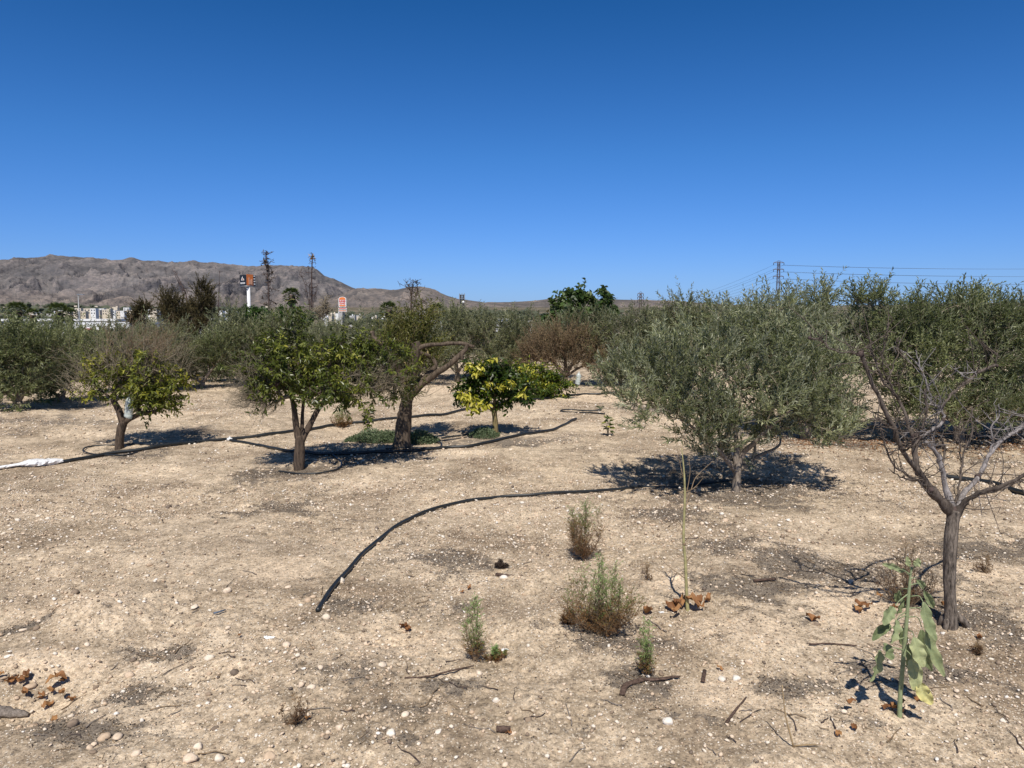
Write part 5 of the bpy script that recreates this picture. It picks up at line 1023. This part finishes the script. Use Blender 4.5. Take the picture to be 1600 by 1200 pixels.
weed(1156, 618, 600, 10, 'thin dry stem far behind', 11, 4, .9, dens=.4) if False else None
weed(708, 614, 595, 8, 'reddish thin dry stem at the far field edge left of the yellow citrus', 12, 4, 1.0, dens=.5)
def smallplant(px, py, top, w_, label, seed, mat, L, W, nst=3, n=26, name='seedling'):
    b = G(px, py); Y = b[1]; H = A(px, top, Y)[2]-b[2]; r = RS(seed); t = thing(name, label, 'seedling', b); st = MB(); lf = MB(); tt = np.linspace(0, 1, 6); Wd = w_/2/F*Y
    e = np.stack([r.uniform(-1, 1, nst)*Wd*.5, r.uniform(-1, 1, nst)*Wd*.5, H*r.uniform(.7, 1, nst)], 1); P = b+e[:, None]*tt[None, :, None]; batch_tubes(st, P, np.broadcast_to(.006*(1-.6*tt)[None], (nst, 6)), 5); st.build('stem', TWIG_GREY, t)
    i = r.randint(0, nst, n); f = r.uniform(.3, 1, n); B = b+e[i]*f[:, None]; D = nrm(r.randn(n, 3)*np.array([1, 1, .4])); B = B+D*Wd*.3*r.rand(n, 1); LL = r.uniform(*L, n)
    leaves(lf, B, D, nrm(r.randn(n, 3)*.4+np.array([0, 0, 1])), LL, LL*W, r.rand(n)*.8, 'hex', .15, .1); lf.build('foliage', mat, t, smooth=False)
smallplant(950, 682, 643, 24, 'small bright green seedling standing alone right of the pipe loop', 1, L_CITY, (.06, .09), .5, n=34)
smallplant(577, 680, 625, 30, 'thin leafy citrus shoot standing between the leafy citrus and the sawn tree', 2, L_CIT, (.07, .1), .42, nst=3, n=60)
smallplant(938, 640, 632, 12, 'tiny grey-leaved sprout by the far pipe loop', 3, L_GREYWEED, (.04, .07), .5, n=16)
def groundcover(px, py, rx, rz, n, label, seed, hmax=.14):
    c = G(px, py); r = RS(seed); n2 = n; a = r.uniform(0, 6.28, n2); q = r.rand(n2)**.5; X = c[0]+np.cos(a)*q*rx; Y = c[1]+np.sin(a)*q*rz; h = hmax*(1-q**2)*(.5+.8*fbm(X*5, Y*5, 2, seed))+.01; zg = hgt(X, Y)
    Z = zg+h*r.rand(n2)**.6; B = np.stack([X, Y, Z], 1); D = nrm(r.randn(n2, 3)+np.array([0, 0, .6])); LL = r.uniform(.02, .04, n2); mb = MB(); leaves(mb, B, D, nrm(r.randn(n2, 3)+np.array([0, 0, .5])), LL, LL*.42, np.clip(r.rand(n2)*.6+.4*(Z-zg)/hmax, 0, 1), 'kite', .15)
    k = r.randint(0, n2, n2//6); S = B[k]; root = S.copy(); root[:, :2] += r.randn(len(k), 2)*.04; root[:, 2] = zg[k]; batch_tubes(mb, np.stack([root, (root+S)/2+r.randn(len(k), 3)*.01, S], 1), np.full((len(k), 3), .0015), 3, r.rand(len(k))*.5)
    tag(mb.build('ground_cover', L_GREYWEED, smooth=False), label, 'ground cover', kind='stuff')
groundcover(590, 690, .42, .30, 3800, 'grey-green creeping weeds left of the thick sawn trunk', 1)
groundcover(655, 690, .26, .25, 2200, 'grey-green creeping weeds right of the thick sawn trunk', 2)
groundcover(757, 680, .20, .30, 1500, 'grey-green creeping weeds at the foot of the yellow-clustered citrus', 3, .09)
# ------------------------------------------------------------------ wilted broad-leaved plant
def wilted():
    def q(x, y, dY=0): return A(1200+x/2.5, 720+y/2.5, Yp+dY)
    b = G(1406, 1122); Yp = b[1]; t = thing('wilted_plant', 'wilted broad-leaved plant with limp hanging pale green leaves, nearest plant at lower right', 'plant', b)
    stem = simple('grey green stem', (.24, .28, .15), .6, .3, .25, 40)
    P, R = smoothpath([b-np.array([0, 0, .02]), q(516, 930), q(528, 780), q(540, 640), q(550, 520), q(556, 450), q(562, 415)], [.0098, .009, .0083, .0075, .006, .004, .003], 7); MB().add(*tubeVF(P, R, 10)).build('stem', stem, t)
    m, nt = newmat('wilted leaf'); pos = geopos(nt); f = noise(nt, 60, 4, .6, pos); c = ramp(nt, [(0, (.16, .20, .095)), (.5, (.31, .36, .19)), (.8, (.47, .49, .26)), (1, (.68, .62, .26))], attr(nt, 'rnd')).outputs[0]
    c = mixc(nt, .6, c, ramp(nt, [(.3, (.65, .7, .65)), (.7, (1.2, 1.15, 1.1))], f).outputs[0], 'MULTIPLY'); p_ = prin(nt, c, .55, .3, 0, f, .5, .004); tr = nt.nodes.new('ShaderNodeBsdfTranslucent'); nt.links.new(c, tr.inputs[0]); mx = nt.nodes.new('ShaderNodeMixShader'); mx.inputs[0].default_value = .25; nt.links.new(p_.outputs[0], mx.inputs[1]); nt.links.new(tr.outputs[0], mx.inputs[2]); out(nt, mx.outputs[0])
    LV = [([(547, 520), (515, 545), (497, 565)], [(490, 570), (470, 600), (452, 642)], 42, .45, -.06), ([(545, 600), (515, 615), (495, 630)], [(478, 640), (440, 662), (408, 702)], 38, .1, -.03), ([(540, 590), (515, 605), (506, 618)], [(500, 620), (492, 665), (478, 714)], 44, .55, -.08),
          ([(535, 690), (500, 700), (475, 708)], [(452, 712), (462, 745), (488, 776)], 46, .25, -.06), ([(533, 740), (480, 728), (448, 735)], [(434, 740), (425, 800), (398, 862)], 44, .5, -.02), ([(546, 530), (535, 530), (530, 535)], [(524, 538), (514, 570), (502, 600)], 34, .3, .02),
          ([(556, 530), (590, 528), (605, 550)], [(606, 552), (622, 630), (656, 702)], 44, .5, -.05), ([(555, 575), (600, 578), (612, 620)], [(606, 620), (632, 730), (688, 842)], 50, .55, -.02), ([(550, 610), (585, 612), (600, 650)], [(600, 660), (608, 740), (640, 822)], 46, .2, .05),
          ([(548, 660), (565, 670), (570, 690)], [(570, 690), (582, 745), (606, 806)], 56, .7, -.09), ([(540, 740), (555, 755), (560, 775)], [(558, 775), (574, 830), (568, 896)], 54, .75, -.05), ([(536, 800), (575, 830), (592, 862)], [(590, 864), (606, 905), (642, 950)], 54, .95, -.06),
          ([(556, 485), (590, 480), (610, 505)], [(610, 508), (628, 540), (646, 574)], 32, .35, .05), ([(558, 445), (530, 428), (515, 424)], [(515, 424), (480, 410), (446, 402)], 24, .55, -.03), ([(560, 430), (555, 415), (552, 410)], [(552, 410), (545, 395), (543, 374)], 22, .6, 0),
          ([(562, 430), (570, 415), (573, 410)], [(573, 410), (583, 398), (588, 380)], 28, .6, -.02), ([(550, 500), (525, 500), (515, 510)], [(512, 508), (505, 530), (508, 552)], 28, .15, .06), ([(555, 450), (540, 435), (535, 430)], [(535, 430), (520, 425), (500, 428)], 22, .5, .03), ([(543, 620), (530, 640), (525, 650)], [(525, 650), (518, 690), (530, 720)], 34, .1, .06),
          ([(545, 690), (545, 700), (546, 710)], [(548, 715), (552, 765), (542, 800)], 36, .2, .07), ([(560, 460), (575, 455), (580, 465)], [(580, 465), (600, 480), (604, 500)], 24, .4, .05)]
    r = RS(9)
    for (pet, bl, wd, rv, dY) in LV:
        lo = MB(); pp = [q(x, y, dY*k/2) for k, (x, y) in enumerate(pet)]; P, R = smoothpath(pp, [.0028, .002, .0018], 4)
        n, m_ = 33, 11; cp = [q(x, y, dY+dY*.15*k) for k, (x, y) in enumerate(bl)]; Cn, _ = smoothpath(cp, [1, 1, 1], 16); T = nrm(np.gradient(Cn, axis=0)); 
        S = nrm(np.cross(T, np.array([.15*r.randn(), -1., .1*r.randn()]))); Nn = nrm(np.cross(S, T)); u = np.linspace(0, 1, len(Cn)); w0 = np.sin(np.pi*(u*.96+.02)**.85)**.65*wd/2.5/F*Yp*.5*1.05
        v = np.linspace(-1, 1, m_); tw = r.uniform(-.3, .3)+r.uniform(-.5, .5)*u; S2 = S*np.cos(tw)[:, None]+Nn*np.sin(tw)[:, None]; N2 = -S*np.sin(tw)[:, None]+Nn*np.cos(tw)[:, None]
        ph = r.uniform(0, 6); wav = np.sin(u[:, None]*17+ph+v[None]*1.5)*(np.abs(v)[None]**2)*w0[:, None]*.30 + .075*w0[:, None]*np.abs(np.sin(u[:, None]*30-np.abs(v)[None]*4))*(1-np.abs(v)[None]**3)*np.minimum(1, np.abs(v)[None]*5)
        fd = r.uniform(.35, .75); V = Cn[:, None]+S2[:, None]*(v[None]*w0[:, None]*math.cos(fd*.6))[..., None]+N2[:, None]*((np.abs(v)[None]**1.2*w0[:, None]*fd)+wav)[..., None]
        i = (np.arange(len(Cn)-1)*m_)[:, None]; j = np.arange(m_-1)[None]; lo.add(V.reshape(-1, 3), np.stack([i+j, i+j+1, i+m_+j+1, i+m_+j], -1).reshape(-1, 4), np.clip(rv+.12*(np.abs(v)[None]-.5)+.1*np.repeat(u[:, None], m_, 1)-.05, 0, 1).ravel())
        o = lo.build('leaf', m, t)
        if rv > .9: o['label'] = 'yellowed lowest leaf'
        lo2 = MB(); lo2.add(*tubeVF(P, R, 6)); pet_o = lo2.build('leaf_stalk', stem, o, origin=tuple(t.location))
        mid = MB(); mid.add(*tubeVF(Cn+N2*(-.0012), np.linspace(.0018, .0005, len(Cn)), 5)); mid.build('midrib', simple('pale midrib', (.42, .46, .28), .6) if 'pale midrib' not in bpy.data.materials else bpy.data.materials['pale midrib'], o, origin=tuple(t.location))
wilted()
# ------------------------------------------------------------------ pipes
PIPE = simple('black polyethylene', (.018, .021, .023), .42, .5, .35, 12, 0, .1, .002)
def pipe(label, pts, r, name='irrigation_pipe', mat=PIPE, lift=.5, cat='pipe', pxw=None, parts=None):
    W = [G(x, y) for x, y in pts]; P, _ = smoothpath(W, np.ones(len(W)), 14); P[:, 2] = hgt(P[:, 0], P[:, 1])+r*.75+.006
    P[:, 2] += .004*(vn(np.arange(len(P))*.11, np.zeros(len(P)), 5)-.3); P[:, 0] += .010*(vn(np.arange(len(P))*.07, np.zeros(len(P)), 8)-.5); P[:, 1] += .014*(vn(np.arange(len(P))*.07, np.zeros(len(P)), 9)-.5)
    mb = MB(); mb.add(*tubeVF(P, r, 12)); o = mb.build(name, mat, origin=tuple(P[0])); tag(o, label, cat); return P
pipe('thick black hose curving from its open end in the foreground back to the nearest olive', [(497, 958), (517, 925), (545, 893), (585, 852), (630, 818), (670, 800), (715, 788), (780, 779), (840, 775), (900, 771), (960, 767), (1000, 763), (1060, 764), (1105, 757), (1145, 752)], .0128, 'hose')
pipe('long black irrigation pipe running from its white wrapped end to the far field', [(70, 727), (110, 722), (165, 712), (230, 703), (300, 694), (360, 688), (440, 678), (520, 666), (600, 657), (680, 650), (743, 638), (762, 633), (816, 627), (862, 622), (905, 618), (945, 616), (1000, 612)], .020)
pipe('black pipe branching at the white fitting and sweeping under the citrus toward the yellow tree', [(360, 690), (400, 697), (440, 705), (480, 709), (540, 711), (600, 708), (660, 705), (700, 701), (745, 697), (800, 684), (840, 677), (872, 670), (900, 656)], .017)
pipe('thin black drip hose looped round the foot of the half-dead citrus', [(215, 708), (190, 713), (150, 712), (130, 706), (140, 699), (175, 697), (215, 695), (250, 698)], .009, 'drip_hose')
pipe('thin black drip hose lying in a curve before the leafy citrus', [(436, 738), (470, 742), (505, 740), (530, 733), (532, 722), (520, 712)], .009, 'drip_hose')
pipe('thin black drip hose looped beside the thick sawn trunk', [(603, 703), (640, 701), (680, 701), (690, 697), (684, 692), (660, 690)], .010, 'drip_hose')
pipe('short black hose lying left of the yellow-clustered citrus', [(690, 686), (710, 683), (745, 679)], .011, 'drip_hose')
pipe('black hose loop at the far middle beside the tiny sprout', [(945, 648), (920, 646), (885, 645), (876, 643), (890, 641), (920, 643), (940, 642)], .011, 'drip_hose')
pipe('black pipe lying behind the bare tree at the right edge', [(1478, 748), (1510, 752), (1545, 757), (1580, 768), (1625, 782)], .022)
def fitting():
    p = G(359, 689); t = thing('pipe_fitting', 'small white plastic fitting where the black pipes branch', 'fitting', p)
    MB().add(*tubeVF([p, p+np.array([0, 0, .03]), p+np.array([0, 0, .055])], [.018, .016, .008], 10)).build('body', WHITE, t); MB().add(*tubeVF([p+np.array([-.03, 0, .018]), p+np.array([.03, 0, .018])], [.021, .021], 10)).build('collar', WHITE, t)
fitting()
def wrap():
    W = [G(x, y) for x, y in [(-60, 746), (-10, 737), (20, 732), (55, 728), (98, 724)]]; P, _ = smoothpath(W, np.ones(5), 10); n = len(P); wd = np.interp(np.linspace(0, 1, n), [0, .55, .62, .72, .9, 1], [.03, .03, .05, .10, .075, .04])
    r = RS(4); P[:, 2] = hgt(P[:, 0], P[:, 1])+.035; T = nrm(np.gradient(P, axis=0)); S = nrm(np.cross(T, [0, 0, 1.])); a = np.arange(14)*2*np.pi/14
    V = P[:, None]+wd[:, None, None]*(np.cos(a)[None, :, None]*S[:, None]+np.sin(a)[None, :, None]*np.array([0, 0, .45]))*(1+r.randn(n, 14, 1)*.10)
    i = np.arange(n-1)[:, None]*14; j = np.arange(14)[None]; mb = MB(); mb.add(V.reshape(-1, 3), [np.stack([i+j, i+(j+1) % 14, i+14+(j+1) % 14, i+14+j], -1).reshape(-1, 4), np.array([list(range((n-1)*14, n*14))])])
    tag(mb.build('plastic_wrap', simple('white plastic film', (.80, .80, .80), .35, .5, .08, 25, 0, .8, .01), origin=tuple(P[0]), smooth=False), 'crumpled white plastic wrapped round the pipe end at the left edge', 'plastic')
wrap()
# ------------------------------------------------------------------ debris
WOODG = barkmat('grey driftwood', (.13, .11, .095), (.34, .29, .25), 25, 1.); WOODB = barkmat('brown bark strip', (.05, .032, .025), (.17, .115, .09), 25, 1.)
def stick(name, label, pts, r, mat, cat='stick', flat=1., lift=.004, n=8, group=None):
    W = [G(x, y) for x, y in pts]; P, R = smoothpath(W, np.array(r), 6); base = hgt(P[:, 0], P[:, 1])+R*.6*flat+lift; P[:, 2] = base+np.array([.004*vn(k*.5, 0, 3) for k in range(len(P))])
    V, Fs = tubeVF(P, R, n); Vc = V.reshape(len(P), n, 3); Vc[..., 2] = P[:, None, 2]+(Vc[..., 2]-P[:, None, 2])*flat; Vc += (vn(Vc[..., 0]*90, Vc[..., 1]*90, 4)-.5)[..., None]*R[:, None, None]*.5
    mb = MB(); mb.add(Vc.reshape(-1, 3), Fs); return tag(mb.build(name, mat, origin=tuple(P[0])), label, cat, group)
stick('bark_strip', 'curved strip of brown bark in the foreground right of the slender weeds', [(972, 1088), (978, 1074), (1000, 1066), (1030, 1064), (1062, 1060)], [.012, .015, .014, .010, .006], WOODB, 'bark', .5)
stick('driftwood', 'grey weathered piece of wood at the lower left edge', [(-30, 1108), (10, 1110), (45, 1120)], [.03, .026, .012], WOODG, 'wood', .6)
stick('bark_strip', 'short upright brown bark chip right of the curved bark strip', [(1098, 1068), (1101, 1050)], [.009, .009], WOODB, 'bark', .5)
stick('stick', 'short brown stick beside the tiny dark tuft', [(775, 900), (803, 903)], [.010, .010], WOODB)
stick('stick', 'long thin twig lying on the soil left of the wilted plant', [(1264, 1009), (1300, 1008), (1338, 1011)], [.004, .004, .003], WOODB)
stick('stick', 'long crooked twig lying left of the slender green weed', [(632, 1062), (665, 1060), (700, 1052), (740, 1043)], [.004, .004, .004, .003], WOODB)
stick('stick', 'dark twig stub in the near foreground right of centre', [(1135, 1132), (1150, 1112), (1166, 1092)], [.006, .005, .003], WOODB)
stick('stick', 'dark short stub lying left of the bare tree shadows', [(1178, 910), (1212, 907)], [.008, .007], WOODB)
stick('stick', 'pale straight twig lying on the left of the open soil', [(191, 796), (222, 809)], [.005, .003], WOODG)
stick('stick', 'blue-grey sliver lying left of the hose end', [(334, 961), (352, 955)], [.006, .004], simple('blue grey plastic', (.10, .13, .18), .5), 'scrap')
def reed():
    b = G(1240, 1172); t = thing('dry_reed', 'thin pale dry reed standing askew at the bottom right', 'reed', b); Y = b[1]
    P, R = smoothpath([b, A(1228, 1120, Y), A(1222, 1070, Y)], [.004, .003, .0018], 6); MB().add(*tubeVF(P, R, 6), rnd=1.).build('stem', L_GRASS, t)
    mb = MB(); mb.add(*tubeVF([b+np.array([0, 0, .004]), b+np.array([.05, .0, .010]), b+np.array([.10, .005, .006])], [.003, .003, .001], 5), rnd=.8)
    mb.build('fallen_blades', L_GRASS, t)
reed()
def tube_piece():
    p = G(787, 1141)+np.array([0, 0, .013]); t = thing('cardboard_roll', 'short brown cardboard roll with an orange torn end in the near foreground', 'scrap', p)
    MB().add(*tubeVF([p+np.array([-.028, .002, 0]), p+np.array([.026, -.002, 0])], [.012, .012], 14)).build('roll', WOODB, t)
    dl = dryleaf(p+np.array([.018, -.014, -.012]), .03, 3, label=''); dl.parent = t; dl.location = Vector(dl.location)-t.location; dl.name = 'torn_end'
    for k in list(dl.keys()):
        if k in ('label', 'category', 'group'): del dl[k]
tube_piece()
def scrap(px, py, s, label, seed):
    c = G(px, py); r = RS(seed); n = 5; U, V_ = np.meshgrid(np.linspace(-1, 1, n), np.linspace(-1, 1, n)); Z = np.abs(r.randn(n, n))*.35; W = np.stack([U+r.randn(n, n)*.15, V_*.6+r.randn(n, n)*.15, Z], -1).reshape(-1, 3)*s+c
    i = (np.arange(n-1)*n)[:, None]; j = np.arange(n-1)[None]; mb = MB(); mb.add(W, np.stack([i+j, i+j+1, i+n+j+1, i+n+j], -1).reshape(-1, 4)); tag(mb.build('plastic_scrap', WHITE, origin=tuple(c), smooth=False), label, 'scrap')
scrap(421, 997, .022, 'crumpled white plastic scrap below left of the hose end', 1); scrap(789, 1014, .016, 'crumpled white scrap right of the slender green weed', 2); scrap(1034, 962, .013, 'small pale scrap left of the sapling foot', 3)
# loose twigs strewn about
r = RS(321)
wh_ = ['in the near foreground', 'on the open soil beyond the hose end']
for k in range(120):
    px = r.uniform(20, 1590); py = 640+540*r.rand()**.8; 
    if py < 780 and r.rand() < .6: continue
    p = G(px, py); a = r.uniform(0, 3.14); ln = r.uniform(.04, .16); m_ = 5; tt = np.linspace(-.5, .5, m_); X = p[0]+np.cos(a)*ln*tt+r.randn(m_)*ln*.04; Yy = p[1]+np.sin(a)*ln*tt+r.randn(m_)*ln*.04; Z = hfine(X, Yy)+.004+r.rand(m_)*.004
    mb = MB(); mb.add(*tubeVF(np.stack([X, Yy, Z], 1), np.linspace(.0026, .0012, m_)*r.uniform(.7, 1.3), 5)); nm = r.randint(3); sid = 'left' if px < 533 else ('middle' if px < 1066 else 'right')
    col = ['dark', 'grey', 'reddish'][nm]; w2 = wh_[0] if py > 950 else wh_[1]
    tag(mb.build('twig', [TWIG_DARK, WOODG, TWIG_RED][nm], origin=(X[0], Yy[0], Z[0])), f'short {col} twig {w2}, {sid} third of the photo', 'twig', f'{col} twigs {w2}, {sid}')
# tangle of tiny stems and straw in the litter patches
mb = MB(); P = scatter(6000, 2.1, 8, 99, 0, 1); n = len(P); a = r.uniform(0, 6.28, n); ln = r.uniform(.01, .045, n); tt = np.linspace(-.5, .5, 3)
X = P[:, :1]+(np.cos(a)*ln)[:, None]*tt+r.randn(n, 3)*.002; Yy = P[:, 1:]+(np.sin(a)*ln)[:, None]*tt+r.randn(n, 3)*.002; Z = hfine(X, Yy)+.003
batch_tubes(mb, np.stack([X, Yy, Z], -1), np.full((n, 3), .0009), 3, r.rand(n)); tag(mb.build('straw_litter', L_GRASS), 'fine dry straw and twig bits scattered in the litter patches', 'litter', kind='stuff')
r = RS(44); n = 5200; px_ = r.uniform(1225, 1640, n); P = np.array([G0 for G0 in [flatG(a, b) for a, b in zip(px_, 690+r.randn(n)*11+(px_-1400)*.02)]]); P[:, 0] += .1*r.randn(n)
mb = MB(); B = np.stack([P[:, 0], P[:, 1], hfine(P[:, 0], P[:, 1])+.008], 1); D = r.randn(n, 3)*np.array([1, 1, .15]); LL = r.uniform(.02, .05, n); leaves(mb, B, D, nrm(r.randn(n, 3)*.35+np.array([0, 0, 1])), LL, LL*.3, r.rand(n)*.8, 'kite', .2)
tag(mb.build('leaf_litter', L_DRY, smooth=False), 'orange-brown fallen leaf litter carpeting the shade under the right-hand olives', 'leaf litter', kind='stuff')
# earth bank behind the half-dead citrus
def bank():
    xs = np.linspace(A(292, 590, 19.5)[0], A(420, 590, 19.5)[0], 40); rows = []
    for f, z in ((0, 0), (.25, .17), (.5, .26), (.8, .27), (1.2, .0)):
        rows.append(np.stack([xs, 19.0+f+.12*vn(xs*2, xs*0, 3), hgt(xs, xs*0+19.0)+z*(.8+.4*vn(xs*3, xs*0+f, 6))-.02*(z == 0)], 1))
    V = np.concatenate(rows); n = 40; i = (np.arange(4)*n)[:, None]; j = np.arange(n-1)[None]; mb = MB(); mb.add(V, np.stack([i+j, i+j+1, i+n+j+1, i+n+j], -1).reshape(-1, 4))
    o = mb.build('embankment', simple('grey brown earth', (.20, .165, .13), .95, .1, .4, 8, 0, .8, .03)); tag(o, kind='structure')
bank()
print('objects', len(bpy.data.objects))
